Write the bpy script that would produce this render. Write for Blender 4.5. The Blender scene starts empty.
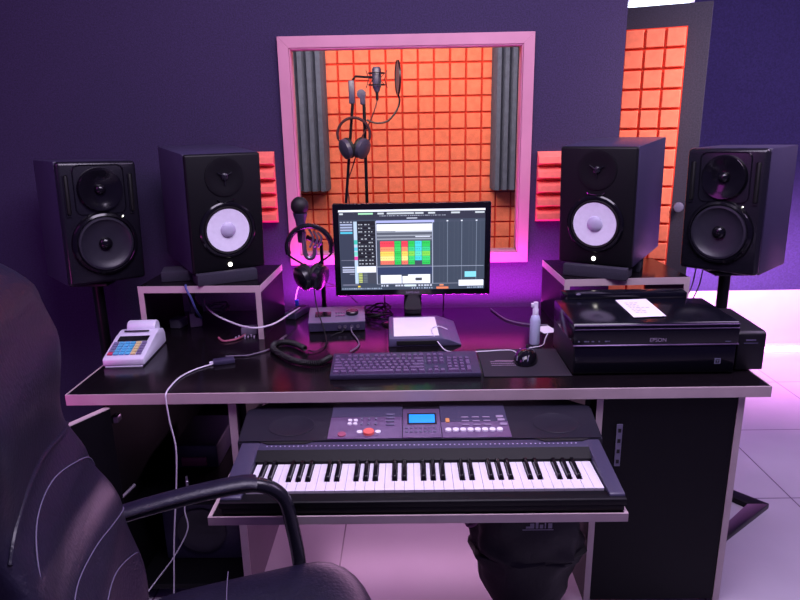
import bpy, bmesh, math, random
from mathutils import Vector, Matrix
random.seed(7)
C = bpy.context.scene.collection
PI = math.pi

# ------------------------------------------------------------------ materials
def lin(c):
    return tuple(((v / 12.92) if v <= 0.04045 else ((v + 0.055) / 1.055) ** 2.4) for v in c)
def mat(name, col, rough=0.5, metal=0.0, noise=0.0, nscale=60, bump=0.0, bscale=200, emit=None, es=1.0, coat=0.0, spec=0.5, col2=None, trans=0.0, sheen=0.0):
    m = bpy.data.materials.new(name); m.use_nodes = True
    nt = m.node_tree; N = nt.nodes; L = nt.links
    b = N['Principled BSDF']
    c = lin(col)
    b.inputs['Base Color'].default_value = (*c, 1)
    b.inputs['Roughness'].default_value = rough
    b.inputs['Metallic'].default_value = metal
    b.inputs['Coat Weight'].default_value = coat
    b.inputs['Specular IOR Level'].default_value = spec
    b.inputs['Transmission Weight'].default_value = trans
    b.inputs['Sheen Weight'].default_value = sheen
    tc = N.new('ShaderNodeTexCoord')
    if noise > 0 or col2:
        n = N.new('ShaderNodeTexNoise'); n.inputs['Scale'].default_value = nscale; n.inputs['Detail'].default_value = 6
        L.new(tc.outputs['Object'], n.inputs['Vector'])
        r = N.new('ShaderNodeValToRGB')
        r.color_ramp.elements[0].position = 0.32; r.color_ramp.elements[1].position = 0.68
        c2 = lin(col2) if col2 else tuple(min(1, v * (1 + noise)) for v in c)
        c1 = c if col2 else tuple(v * (1 - noise) for v in c)
        r.color_ramp.elements[0].color = (*c1, 1); r.color_ramp.elements[1].color = (*c2, 1)
        L.new(n.outputs['Fac'], r.inputs['Fac']); L.new(r.outputs['Color'], b.inputs['Base Color'])
    if bump > 0:
        n2 = N.new('ShaderNodeTexNoise'); n2.inputs['Scale'].default_value = bscale; n2.inputs['Detail'].default_value = 4
        L.new(tc.outputs['Object'], n2.inputs['Vector'])
        bp = N.new('ShaderNodeBump'); bp.inputs['Strength'].default_value = bump; bp.inputs['Distance'].default_value = 0.003
        L.new(n2.outputs['Fac'], bp.inputs['Height']); L.new(bp.outputs['Normal'], b.inputs['Normal'])
    if emit:
        b.inputs['Emission Color'].default_value = (*lin(emit), 1); b.inputs['Emission Strength'].default_value = es
    return m
def mat_vcol(name, emission=0.0, rough=0.5):
    m = bpy.data.materials.new(name); m.use_nodes = True
    nt = m.node_tree; N = nt.nodes; L = nt.links; b = N['Principled BSDF']
    a = N.new('ShaderNodeVertexColor'); a.layer_name = 'Col'
    b.inputs['Roughness'].default_value = rough
    if emission > 0:
        b.inputs['Base Color'].default_value = (0.01, 0.01, 0.01, 1)
        L.new(a.outputs['Color'], b.inputs['Emission Color']); b.inputs['Emission Strength'].default_value = emission
    else:
        L.new(a.outputs['Color'], b.inputs['Base Color'])
    return m
def mat_glass():
    m = bpy.data.materials.new('window_glass'); m.use_nodes = True
    nt = m.node_tree; N = nt.nodes; L = nt.links
    for n in list(N): N.remove(n)
    o = N.new('ShaderNodeOutputMaterial'); mx = N.new('ShaderNodeMixShader')
    t = N.new('ShaderNodeBsdfTransparent'); g = N.new('ShaderNodeBsdfGlossy'); g.inputs['Roughness'].default_value = 0.03
    t.inputs['Color'].default_value = (0.93, 0.94, 0.96, 1)
    lw = N.new('ShaderNodeFresnel'); lw.inputs['IOR'].default_value = 1.45
    L.new(lw.outputs['Fac'], mx.inputs['Fac']); L.new(t.outputs[0], mx.inputs[1]); L.new(g.outputs[0], mx.inputs[2])
    L.new(mx.outputs[0], o.inputs['Surface'])
    return m
def mat_tiles():
    m = bpy.data.materials.new('floor_tiles'); m.use_nodes = True
    nt = m.node_tree; N = nt.nodes; L = nt.links; b = N['Principled BSDF']
    tc = N.new('ShaderNodeTexCoord'); sp = N.new('ShaderNodeSeparateXYZ'); L.new(tc.outputs['Object'], sp.inputs[0])
    def line(sock, off):
        a = N.new('ShaderNodeMath'); a.operation = 'SUBTRACT'; L.new(sock, a.inputs[0]); a.inputs[1].default_value = off - 60
        d = N.new('ShaderNodeMath'); d.operation = 'DIVIDE'; L.new(a.outputs[0], d.inputs[0]); d.inputs[1].default_value = 0.6
        f = N.new('ShaderNodeMath'); f.operation = 'FRACT'; L.new(d.outputs[0], f.inputs[0])
        l = N.new('ShaderNodeMath'); l.operation = 'LESS_THAN'; L.new(f.outputs[0], l.inputs[0]); l.inputs[1].default_value = 0.009
        return l.outputs[0]
    mxm = N.new('ShaderNodeMath'); mxm.operation = 'MAXIMUM'
    L.new(line(sp.outputs[0], -0.262), mxm.inputs[0]); L.new(line(sp.outputs[1], 0.0), mxm.inputs[1])
    n = N.new('ShaderNodeTexNoise'); n.inputs['Scale'].default_value = 3; n.inputs['Detail'].default_value = 8
    L.new(tc.outputs['Object'], n.inputs['Vector'])
    r = N.new('ShaderNodeValToRGB'); r.color_ramp.elements[0].color = (*lin((.66, .62, .68)), 1); r.color_ramp.elements[1].color = (*lin((.76, .73, .78)), 1)
    L.new(n.outputs['Fac'], r.inputs['Fac'])
    mx = N.new('ShaderNodeMix'); mx.data_type = 'RGBA'
    L.new(mxm.outputs[0], mx.inputs['Factor']); L.new(r.outputs['Color'], mx.inputs['A']); mx.inputs['B'].default_value = (*lin((.36, .28, .38)), 1)
    L.new(mx.outputs['Result'], b.inputs['Base Color']); b.inputs['Roughness'].default_value = 0.28
    return m

M = {}
M['felt'] = mat('dark_purple_felt', (.19, .145, .285), 0.95, noise=.26, nscale=170, bump=.5, bscale=350, sheen=.15)
M['felt_blue'] = mat('blue_felt', (.22, .19, .38), 0.95, noise=.22, nscale=110, bump=.4, bscale=300)
M['door_grey'] = mat('charcoal_felt', (.19, .175, .24), 0.95, noise=.25, nscale=150, bump=.5, bscale=350)
M['frame_white'] = mat('painted_frame', (.78, .54, .62), 0.45, noise=.06, nscale=8)
M['glass'] = mat_glass()
M['foam_orange'] = mat('orange_foam', (.96, .49, .36), 0.9, noise=.10, nscale=30, bump=.3, bscale=400)
M['foam_groove'] = mat('orange_foam_groove', (.80, .22, .12), 0.95, noise=.1, nscale=30)
M['foam_red'] = mat('coral_foam', (.97, .46, .40), 0.9, noise=.08, nscale=40, bump=.3, bscale=400)
M['foam_grey'] = mat('charcoal_foam', (.34, .36, .43), 0.95, noise=.15, nscale=30, bump=.4, bscale=400)
M['tiles'] = mat_tiles()
M['plaster'] = mat('pale_plaster', (.86, .80, .88), 0.4, noise=.04, nscale=5)
M['laminate'] = mat('black_laminate', (.065, .05, .065), 0.17, noise=.12, nscale=25, bump=.04, bscale=90, spec=.27)
M['panel_black'] = mat('black_board', (.022, .019, .04), 0.5, noise=.15, nscale=30, bump=.1, bscale=200, spec=.2)
M['edge'] = mat('pale_edge_band', (.74, .66, .68), 0.45, noise=.07, nscale=10)
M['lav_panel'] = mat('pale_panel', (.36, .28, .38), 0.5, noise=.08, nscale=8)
M['speaker_black'] = mat('satin_black_vinyl', (.22, .20, .30), 0.38, noise=.18, nscale=150, bump=.15, bscale=500)
M['speaker_front'] = mat('matte_black_baffle', (.032, .03, .05), 0.5, noise=.12, nscale=80, spec=.25)
M['gloss_black'] = mat('gloss_black', (.06, .055, .08), 0.12, noise=.1, nscale=30)
M['moulded'] = mat('moulded_black_plastic', (.09, .085, .12), 0.27, noise=.1, nscale=60)
M['cone_white'] = mat('white_cone', (.90, .89, .95), 0.5, noise=.04, nscale=60)
M['cone_cap'] = mat('grey_dust_cap', (.70, .68, .78), 0.4, noise=.04, nscale=60)
M['cone_black'] = mat('black_cone', (.15, .14, .19), 0.42, noise=.1, nscale=40)
M['rubber'] = mat('rubber', (.035, .033, .045), 0.6, noise=.1, nscale=60)
M['pad_foam'] = mat('isolation_foam', (.16, .15, .21), 0.9, noise=.2, nscale=200, bump=.5, bscale=500)
M['led'] = mat('led_white', (1, 1, 1), 0.4, emit=(1, .98, .9), es=6)
M['metal_black'] = mat('black_metal', (.06, .055, .075), 0.38, metal=.5, noise=.1, nscale=80)
M['steel'] = mat('brushed_steel', (.62, .60, .66), 0.32, metal=.9, noise=.08, nscale=100)
M['silver'] = mat('silver_plastic', (.44, .42, .52), 0.45, metal=.15, noise=.05, nscale=60)
M['keybody'] = mat('blue_grey_plastic', (.25, .235, .33), 0.4, noise=.07, nscale=200, bump=.1, bscale=500)
M['keypanel'] = mat('keyboard_upper_panel', (.095, .088, .14), 0.42, noise=.08, nscale=200)
M['keysilver'] = mat('mauve_silver_panel', (.50, .41, .56), 0.28, metal=.6, noise=.05, nscale=30)
M['ivory'] = mat('white_keys', (.90, .88, .92), 0.25, noise=.02, nscale=30)
M['ebony'] = mat('black_keys', (.04, .035, .05), 0.25, noise=.05, nscale=30)
M['lcd'] = mat('blue_lcd', (.1, .4, .8), 0.3, emit=(.12, .55, .95), es=1.1)
M['keycap'] = mat('keycaps', (.38, .30, .44), 0.42, noise=.07, nscale=80)
M['white_plastic'] = mat('white_plastic', (.84, .83, .90), 0.35, noise=.03, nscale=50)
M['white_cable'] = mat('white_cable', (.85, .82, .88), 0.4, noise=.03, nscale=50)
M['grey_cable'] = mat('grey_cable', (.42, .38, .45), 0.45, noise=.05, nscale=50)
M['blue_plug'] = mat('blue_plug', (.15, .3, .85), 0.4, noise=.05, nscale=50)
M['paper'] = mat('paper', (.93, .91, .95), 0.7, noise=.02, nscale=20)
M['tray'] = mat('grey_tray', (.33, .31, .43), 0.42, noise=.06, nscale=100)
M['printer'] = mat('printer_black', (.05, .05, .085), 0.16, noise=.08, nscale=60)
M['printer_side'] = mat('printer_matte', (.055, .052, .075), 0.45, noise=.1, nscale=150, bump=.1, bscale=500)
M['mousepad'] = mat('mouse_mat_cloth', (.12, .095, .15), 0.8, noise=.1, nscale=300)
M['print_grey'] = mat('pale_print', (.58, .52, .62), 0.6, noise=.05, nscale=50)
M['leather'] = mat('dark_leather', (.085, .07, .155), 0.40, noise=.14, nscale=40, bump=.35, bscale=130)
M['stitch'] = mat('stitching', (.38, .35, .46), 0.6, noise=.05, nscale=200)
M['bag'] = mat('black_bag_cloth', (.07, .06, .085), 0.55, noise=.2, nscale=30, bump=.4, bscale=60)
M['clear_plastic'] = mat('frosted_plastic', (.72, .74, .86), 0.25, noise=.03, nscale=20)
M['redbox'] = mat('dull_red', (.62, .32, .42), 0.5, noise=.1, nscale=20)
M['vcol'] = mat_vcol('painted_marks', 0, .45)
M['screen'] = mat_vcol('screen_pixels', 1.35)
M['tube'] = mat('lit_tube', (1, 1, 1), .4, emit=(.85, .9, 1), es=5)
M['pink_glint'] = mat('pink_reflection_glow', (1, 1, 1), .4, emit=(1, .45, .95), es=4)  # emissive pink for the reflected light at the baseboard
M['mesh_grey'] = mat('grey_mesh', (.34, .33, .38), 0.5, noise=.3, nscale=400)

# ------------------------------------------------------------------ mesh helpers
def nb(): return bmesh.new()
def box(bm, x0, x1, y0, y1, z0, z1, bev=0.0, seg=2, X=None):
    vs = [bm.verts.new((x, y, z)) for x in (x0, x1) for y in (y0, y1) for z in (z0, z1)]
    fs = []
    for q in ((0, 1, 3, 2), (4, 6, 7, 5), (0, 4, 5, 1), (2, 3, 7, 6), (0, 2, 6, 4), (1, 5, 7, 3)):
        fs.append(bm.faces.new([vs[i] for i in q]))
    if bev > 0:
        es = set(e for f in fs for e in f.edges)
        r = bmesh.ops.bevel(bm, geom=list(es), offset=bev, segments=seg, affect='EDGES', profile=.5)
        vs = list(set(vs) & set(bm.verts)) + [v for v in r['verts'] if v.is_valid]
        vs = [v for v in set(vs) if v.is_valid]
    if X is not None: bmesh.ops.transform(bm, matrix=X, verts=vs)
    return vs
def hexa(bm, pts, bev=0.0, seg=2):
    # pts: 8 corners in order (x0y0z0, x0y0z1, x0y1z0, x0y1z1, x1y0z0, x1y0z1, x1y1z0, x1y1z1)
    vs = [bm.verts.new(p) for p in pts]; fs = []
    for q in ((0, 1, 3, 2), (4, 6, 7, 5), (0, 4, 5, 1), (2, 3, 7, 6), (0, 2, 6, 4), (1, 5, 7, 3)):
        fs.append(bm.faces.new([vs[i] for i in q]))
    if bev > 0:
        bmesh.ops.bevel(bm, geom=list(set(e for f in fs for e in f.edges)), offset=bev, segments=seg, affect='EDGES', profile=.5)
def prism(bm, poly, x0, x1, axis='x', bev=0.0):
    # extrude a closed polygon; axis x: poly=(y,z); axis z: poly=(x,y); axis y: poly=(x,z)
    def mk(p, t):
        if axis == 'x': return (t, p[0], p[1])
        if axis == 'z': return (p[0], p[1], t)
        return (p[0], t, p[1])
    a = [bm.verts.new(mk(p, x0)) for p in poly]; b = [bm.verts.new(mk(p, x1)) for p in poly]
    fs = [bm.faces.new(a), bm.faces.new(list(reversed(b)))]
    n = len(poly)
    for i in range(n): fs.append(bm.faces.new([a[i], b[i], b[(i + 1) % n], a[(i + 1) % n]]))
    if bev > 0:
        bmesh.ops.bevel(bm, geom=list(set(e for f in fs for e in f.edges)), offset=bev, segments=2, affect='EDGES', profile=.5)
def lathe(bm, prof, seg=32, X=None, cap=True):
    # prof: list of (r, z) around z
    rings = []; made = []
    for r, z in prof:
        if r < 1e-6:
            v = bm.verts.new((0, 0, z)); rings.append([v]); made.append(v)
        else:
            ring = [bm.verts.new((r * math.cos(2 * PI * i / seg), r * math.sin(2 * PI * i / seg), z)) for i in range(seg)]
            rings.append(ring); made += ring
    for a, b in zip(rings, rings[1:]):
        if len(a) == 1 and len(b) == 1: continue
        for i in range(seg):
            j = (i + 1) % seg
            if len(a) == 1: bm.faces.new([a[0], b[i], b[j]])
            elif len(b) == 1: bm.faces.new([a[i], b[0], a[j]])
            else: bm.faces.new([a[i], b[i], b[j], a[j]])
    if cap:
        if len(rings[0]) > 1: bm.faces.new(list(reversed(rings[0])))
        if len(rings[-1]) > 1: bm.faces.new(rings[-1])
    if X is not None: bmesh.ops.transform(bm, matrix=X, verts=made)
def smooth_path(pts, n=8):
    P = [Vector(p) for p in pts]
    if len(P) < 3: return P
    out = []
    for i in range(len(P) - 1):
        p0 = P[max(i - 1, 0)]; p1 = P[i]; p2 = P[i + 1]; p3 = P[min(i + 2, len(P) - 1)]
        for k in range(n):
            t = k / n
            out.append(0.5 * ((2 * p1) + (-p0 + p2) * t + (2 * p0 - 5 * p1 + 4 * p2 - p3) * t * t + (-p0 + 3 * p1 - 3 * p2 + p3) * t ** 3))
    out.append(P[-1]); return out
def tube(bm, pts, r, seg=8, smooth=True, n=8, flat=None):
    P = smooth_path(pts, n) if smooth else [Vector(p) for p in pts]
    rs = r if isinstance(r, (list, tuple)) else None
    rings = []; up = Vector((0, 0, 1)); prev = None
    for i, p in enumerate(P):
        t = (P[min(i + 1, len(P) - 1)] - P[max(i - 1, 0)])
        if t.length < 1e-9: t = Vector((0, 0, 1))
        t.normalize()
        if prev is None:
            a = up if abs(t.z) < .9 else Vector((1, 0, 0))
            nrm = (a - t * a.dot(t)).normalized()
        else:
            nrm = prev - t * prev.dot(t)
            nrm = nrm.normalized() if nrm.length > 1e-6 else Vector((1, 0, 0))
        prev = nrm; bn = t.cross(nrm)
        rr = (rs[0] + (rs[-1] - rs[0]) * i / (len(P) - 1)) if rs else r
        fa, fb = flat if flat else (1, 1)
        rings.append([bm.verts.new(p + nrm * rr * fa * math.cos(2 * PI * k / seg) + bn * rr * fb * math.sin(2 * PI * k / seg)) for k in range(seg)])
    for a, b in zip(rings, rings[1:]):
        for k in range(seg):
            bm.faces.new([a[k], b[k], b[(k + 1) % seg], a[(k + 1) % seg]])
    bm.faces.new(list(reversed(rings[0]))); bm.faces.new(rings[-1])
def ball(bm, c, r, sx=1, sy=1, sz=1, u=20, v=12):
    X = Matrix.Translation(c) @ Matrix.Diagonal((r * sx, r * sy, r * sz, 1))
    bmesh.ops.create_uvsphere(bm, u_segments=u, v_segments=v, radius=1, matrix=X)
def T(x, y, z): return Matrix.Translation((x, y, z))
RX = lambda a: Matrix.Rotation(a, 4, 'X')
RY = lambda a: Matrix.Rotation(a, 4, 'Y')
RZ = lambda a: Matrix.Rotation(a, 4, 'Z')
FRONT = RX(PI / 2)          # z axis of a lathe turned to face -y
def obj(name, bm, m, parent=None, smooth=True, kind=None, loc=None):
    bmesh.ops.recalc_face_normals(bm, faces=bm.faces[:])
    me = bpy.data.meshes.new(name); bm.to_mesh(me); bm.free()
    me.materials.append(m)
    if smooth:
        me.polygons.foreach_set('use_smooth', [True] * len(me.polygons))
        me.set_sharp_from_angle(angle=math.radians(38))
    o = bpy.data.objects.new(name, me); C.objects.link(o)
    if parent is not None: o.parent = parent
    if kind: o['kind'] = kind
    if loc: o.location = loc
    return o
def tag(o, label, cat, group=None):
    o['label'] = label; o['category'] = cat
    if group: o['group'] = group
    return o
def thing(name, label, cat, loc=(0, 0, 0), rot=(0, 0, 0), group=None):
    o = bpy.data.objects.new(name, None); C.objects.link(o); o.empty_display_size = .05
    o.location = loc; o.rotation_euler = rot
    return tag(o, label, cat, group)
def struct(name, bm, m, parent=None, smooth=False):
    return obj(name, bm, m, parent, smooth, kind='structure')
def rects(name, items, m, parent, plane='xz', at=0.0, eps=0.0004):
    """flat colour marks: items = (u0,u1,v0,v1,colour[,level])"""
    bm = nb(); cl = bm.loops.layers.float_color.new('Col')
    for it in items:
        u0, u1, v0, v1, c = it[:5]; lv = it[5] if len(it) > 5 else 0
        t = at + (-(lv + 1) * eps if plane == 'xz' else (lv + 1) * eps)
        ps = [(u0, v0), (u1, v0), (u1, v1), (u0, v1)]
        vs = [bm.verts.new((p[0], t, p[1]) if plane == 'xz' else (p[0], p[1], t)) for p in ps]
        f = bm.faces.new(vs)
        for l in f.loops: l[cl] = (*lin(c), 1)
    me = bpy.data.meshes.new(name); bm.to_mesh(me); bm.free(); me.materials.append(m)
    o = bpy.data.objects.new(name, me); C.objects.link(o)
    if parent is not None: o.parent = parent
    return o
def lettering(name, text, size, m, parent, loc, rot):
    cu = bpy.data.curves.new(name, 'FONT'); cu.body = text; cu.size = size; cu.extrude = .0004; cu.align_x = 'CENTER'; cu.align_y = 'CENTER'
    tmp = bpy.data.objects.new(name + '_tmp', cu); C.objects.link(tmp)
    dg = bpy.context.evaluated_depsgraph_get()
    me = bpy.data.meshes.new_from_object(tmp.evaluated_get(dg)); me.materials.clear(); me.materials.append(m)
    bpy.data.objects.remove(tmp)
    o = bpy.data.objects.new(name, me); C.objects.link(o); o.parent = parent; o.location = loc; o.rotation_euler = rot
    return o

# ------------------------------------------------------------------ room shell
bm = nb(); box(bm, -3.2, 4.6, -3.2, 2.6, -.06, 0); struct('floor', bm, M['tiles'])
WX0, WX1, WZ0, WZ1 = -.457, .456, .969, 1.787      # opening of the booth window
bm = nb()
box(bm, -3.2, WX0, .97, 1.02, 0, 2.7); box(bm, WX1, .857, .97, 1.02, 0, 2.7)
box(bm, WX0, WX1, .97, 1.02, 0, WZ0); box(bm, WX0, WX1, .97, 1.02, WZ1, 2.7)
struct('wall_back', bm, M['felt'])
bm = nb(); box(bm, .80, .857, 1.02, 2.35, 0, 2.7); struct('wall_booth_right', bm, M['felt'])
bm = nb(); box(bm, -1.0, -.94, 1.02, 2.50, 0, 2.7); struct('wall_booth_left', bm, M['felt'])
bm = nb(); box(bm, -1.0, .857, 2.44, 2.50, 0, 2.7); struct('wall_booth_back', bm, M['felt'])
bm = nb(); box(bm, -1.0, .857, 1.02, 2.50, 2.7, 2.75); struct('ceiling', bm, M['plaster'])
bm = nb(); box(bm, .857, 4.6, 2.35, 2.45, .412, 2.7); struct('wall_right', bm, M['felt_blue'])
bm = nb(); box(bm, .857, 4.6, 2.35, 2.45, 0, .412); struct('trim_1', bm, M['plaster'])
bm = nb(); box(bm, .857, 4.6, 2.325, 2.35, 0, .045, .004); struct('baseboard_right', bm, M['plaster'])

bm = nb(); box(bm, .90, 4.4, 2.302, 2.320, .0, .034, .003)
tag(obj('baseboard_reflection', bm, M['pink_glint']), 'pink white glow standing in for light reflected along the foot of the far right wall', 'reflection')  # emissive bar stands in for LED light reflected at the baseboard
# booth window: frame with mitred look, sill, glass
w = bpy.data.objects.new('window_1', None); C.objects.link(w); w['kind'] = 'structure'; w.location = (0, .97, WZ0)
bm = nb()
H = WZ1 - WZ0
def frame_ring(bm, ox0, ox1, oz0, oz1, ix0, ix1, iz0, iz1, y0, y1):
    o = [(ox0, oz0), (ox1, oz0), (ox1, oz1), (ox0, oz1)]; i = [(ix0, iz0), (ix1, iz0), (ix1, iz1), (ix0, iz1)]
    for k in range(4):
        a, b = k, (k + 1) % 4
        q = [o[a], o[b], i[b], i[a]]
        prism(bm, q, y0, y1, 'y', .0015)
frame_ring(bm, -.502, .501, .924 - WZ0, 1.832 - WZ0, WX0 - .002, WX1 + .002, -.002, H + .002, -.022, .0)
frame_ring(bm, WX0 - .001, WX1 + .001, -.001, H + .001, WX0 + .003, WX1 - .003, .003, H - .003, -.018, .052)
struct('window_frame', bm, M['frame_white'], w)
bm = nb(); box(bm, WX0 + .002, WX1 - .002, .020, .025, .002, H - .002); struct('window_pane', bm, M['glass'], w)

# door beyond the wall end
DA = -math.radians(23)
d = bpy.data.objects.new('door_1', None); C.objects.link(d); d['kind'] = 'structure'; d.location = (1.33, 1.30, 0); d.rotation_euler = (0, 0, DA)
bm = nb(); box(bm, -.62, 0, 0, .045, .01, 1.985, .003); struct('door_leaf', bm, M['door_grey'], d)
bm = nb(); lathe(bm, [(.010, 0), (.010, .025), (.019, .03), (.023, .04), (.020, .052), (0, .056)], 24, T(-.062, 0, 1.10) @ FRONT); struct('door_knob', bm, M['silver'], d, True)

def foam_grid(name, label, nx, nz, pitch, depth, loc, rz, m, gm, gap=.0028):
    t = thing(name, label, 'acoustic foam', loc, (0, 0, rz))
    bm = nb(); box(bm, 0, nx * pitch, 0, depth * .45, 0, nz * pitch); obj('backing', bm, gm, t, False)
    bm = nb()
    for i in range(nx):
        for j in range(nz):
            x0, x1, z0, z1 = i * pitch + gap, (i + 1) * pitch - gap, j * pitch + gap, (j + 1) * pitch - gap
            b = .0035
            hexa(bm, [(x0 + b, -depth * .30, z0 + b), (x0 + b, -depth * .30, z1 - b), (x0, depth * .3, z0), (x0, depth * .3, z1),
                      (x1 - b, -depth * .30, z0 + b), (x1 - b, -depth * .30, z1 - b), (x1, depth * .3, z0), (x1, depth * .3, z1)], .002, 1)
    obj('foam_blocks', bm, m, t, False)
    return t
t = foam_grid('acoustic_foam', 'orange foam block panel fixed to the dark door beyond the wall end', 4, 15, .087, .05, (0, 0, 0), 0, M['foam_orange'], M['foam_groove'])
dv = Matrix.Rotation(DA, 3, 'Z')
p = Vector((1.33, 1.30, 0)) + dv @ Vector((-.093 - 4 * .087, -.024, 0)); t.location = (p.x, p.y, .583); t.rotation_euler = (0, 0, DA)
foam_grid('acoustic_foam', 'large orange wall of square foam blocks inside the recording booth', 17, 21, .0968, .06, (-.80, 2.395, .30), 0, M['foam_orange'], M['foam_groove'])
def ribbed(name, label, x0, x1, z0, z1, y):
    bm = nb(); n = 6; wd = (x1 - x0) / n; poly = [(x0, .174)]
    for i in range(n):
        poly += [(x0 + i * wd, .05), (x0 + i * wd + .25 * wd, .0), (x0 + i * wd + .75 * wd, 0), (x0 + (i + 1) * wd - .001, .05)]
    poly += [(x1, .174)]
    prism(bm, [(px, py + y) for px, py in poly], z0, z1, 'z')
    return tag(obj(name, bm, M['foam_grey'], None, False), label, 'acoustic foam')
ribbed('ribbed_foam', 'tall charcoal ribbed foam column at the left side of the booth window view', -.80, -.483, 1.11, 2.0, 2.2)
ribbed('ribbed_foam', 'tall charcoal ribbed foam column at the right side of the booth window view', .515, .79, 1.10, 2.0, 2.2)
def wedge_pad(label, x0, x1, z0, z1):
    bm = nb(); n = 5; h = (z1 - z0) / n
    poly = [(.97, z0)]
    for i in range(n):
        poly += [(.962, z0 + i * h + .0), (.925, z0 + i * h + .012), (.932, z0 + i * h + .035), (.962, z0 + (i + 1) * h - .003)]
    poly += [(.97, z1)]
    prism(bm, poly, x0, x1, 'x')
    return tag(obj('wedge_foam', bm, M['foam_red'], None, False), label, 'acoustic foam')
wedge_pad('coral wedge foam pad on the wall between the left white-cone speaker and window', -.70, -.545, 1.107, 1.397)
wedge_pad('coral wedge foam pad on the wall between window and right white-cone speaker', .530, .70, 1.094, 1.378)
# tube lamp above the door
t = thing('tube_lamp', 'white lit tube lamp above the grey door', 'lamp', (1.2, 1.50, 2.03), (0, 0, DA))
bm = nb(); box(bm, -.36, .12, .0, .05, -.045, .03, .004); obj('housing', bm, M['white_plastic'], t)
bm = nb(); lathe(bm, [(.0, -.22), (.014, -.22), (.014, .22), (0, .22)], 12, T(-.12, -.012, -.02) @ RY(PI / 2)); obj('tube', bm, M['tube'], t)

# ------------------------------------------------------------------ desk
desk = thing('studio_desk', 'wide black studio desk with pale edge bands and sliding keyboard shelf', 'desk', (0, 0, 0))
bm = nb(); box(bm, -1.006, 1.034, .003, .870, .722, .75, .001, 1); obj('desktop', bm, M['laminate'], desk)
bm = nb()
box(bm, -1.009, 1.037, -.001, .003, .718, .7515, .0008, 1); box(bm, -1.009, -1.006, .003, .870, .718, .7515); box(bm, 1.034, 1.037, .003, .870, .718, .7515)
o = obj('edge_band', bm, M['edge'], desk); o['label'] = 'pale edge band'
def side(nm, x0, x1, y0, y1, z1, m=M['panel_black']):
    bm = nb(); box(bm, x0, x1, y0 + .002, y1, 0, z1, .0006, 1); p = obj(nm, bm, m, desk)
    bm = nb(); box(bm, x0 - .0005, x1 + .0005, y0 - .001, y0 + .002, 0, z1); obj('edge_strip', bm, M['edge'], p)
    return p
bm = nb(); box(bm, -.915, -.897, .022, .86, 0, .722, .0006, 1); obj('side_panel', bm, M['panel_black'], desk)
side('side_panel', -.541, -.519, .02, .46, .722, M['lav_panel'])
side('side_panel', .545, .563, .02, .86, .722)
side('side_panel', .957, .975, .02, .86, .722)
bm = nb(); box(bm, -.897, -.541, .84, .855, .05, .722); obj('cabinet_back', bm, M['panel_black'], desk)
bm = nb(); box(bm, -.897, -.541, .04, .84, .05, .068); box(bm, -.897, -.541, .10, .84, .32, .336); obj('cabinet_shelf', bm, M['panel_black'], desk)
dr = obj('cabinet_door', (lambda b: (box(b, .565, .955, .022, .040, .01, .715, .001, 1), b)[1])(nb()), M['panel_black'], desk)
bm = nb()
box(bm, .608, .625, .018, .0215, .490, .628, .0006, 1)
obj('door_strip', bm, M['silver'], dr)
for k in range(4):
    bm = nb(); box(bm, .612, .621, .0170, .0182, .500 + k * .034, .512 + k * .034); obj('strip_slot', bm, M['rubber'], dr)
# open door of the left cabinet, swung out towards the front
bm = nb(); box(bm, -.44, 0, -.018, 0, .06, .705, .001, 1, T(-.900, .012, 0) @ RZ(math.radians(62)))
dl = obj('cabinet_door', bm, M['panel_black'], desk)
bm = nb(); box(bm, -.44, 0, -.0182, .0002, .705, .708, 0, 1, T(-.900, .012, 0) @ RZ(math.radians(62))); obj('edge_strip', bm, M['edge'], dl)
bm = nb(); box(bm, -.897, -.880, .03, .06, .645, .665, .002); obj('hinge', bm, M['steel'], desk)
# sliding keyboard shelf
bm = nb(); box(bm, -.478, .497, -.405, .30, .595, .612, .0008, 1); sh = obj('keyboard_shelf', bm, M['panel_black'], desk)
bm = nb(); box(bm, -.482, .501, -.409, -.405, .592, .6135); box(bm, -.482, -.473, -.405, .30, .592, .614); box(bm, .492, .501, -.405, .30, .592, .614); obj('edge_strip', bm, M['edge'], sh)
for s, x in ((-1, -.515), (1, .53)):
    bm = nb(); box(bm, x - .012, x + .012, -.02 if s > 0 else .03, .40, .585, .61, .001, 1); obj('drawer_runner', bm, M['metal_black'], desk)
for sx in (-1, 1):
    bm = nb(); x = -.505 if sx < 0 else .527
    box(bm, x - .008, x + .008, .05, .28, .60, .721, .001, 1)
    obj('shelf_hanger', bm, M['panel_black'], desk)

def riser(x0, x1, y0, y1, label, rz):
    t = thing('desk_riser', label, 'riser', ((x0 + x1) / 2, y0, .7502), (0, 0, rz)); hw = (x1 - x0) / 2; dd = y1 - y0; h = .1998
    bm = nb(); box(bm, -hw + .002, hw - .002, .002, dd, h - .022, h, .0006, 1); obj('riser_top', bm, M['laminate'], t)
    bm = nb(); box(bm, -hw, hw, -.001, .002, h - .024, h + .0008); box(bm, *((hw - .002, hw) if x0 < 0 else (-hw, -hw + .002)), .002, dd, h - .024, h + .0008)
    obj('edge_band', bm, M['edge'], t)
    for x in (-hw + .001, hw - .019):
        bm = nb(); box(bm, x, x + .018, .002, dd, 0, h - .0225); p = obj('side_panel', bm, M['panel_black'], t)
        bm = nb(); box(bm, x - .0005, x + .0185, -.001, .002, 0, h - .024); obj('edge_strip', bm, M['edge'], p)
riser(-.975, -.530, .495, .850, 'low black riser shelf with pale edges carrying the left white-cone speaker', -.03)
riser(.553, 1.003, .515, .86, 'low black riser shelf with pale edges carrying the right white-cone speaker', .025)

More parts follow.
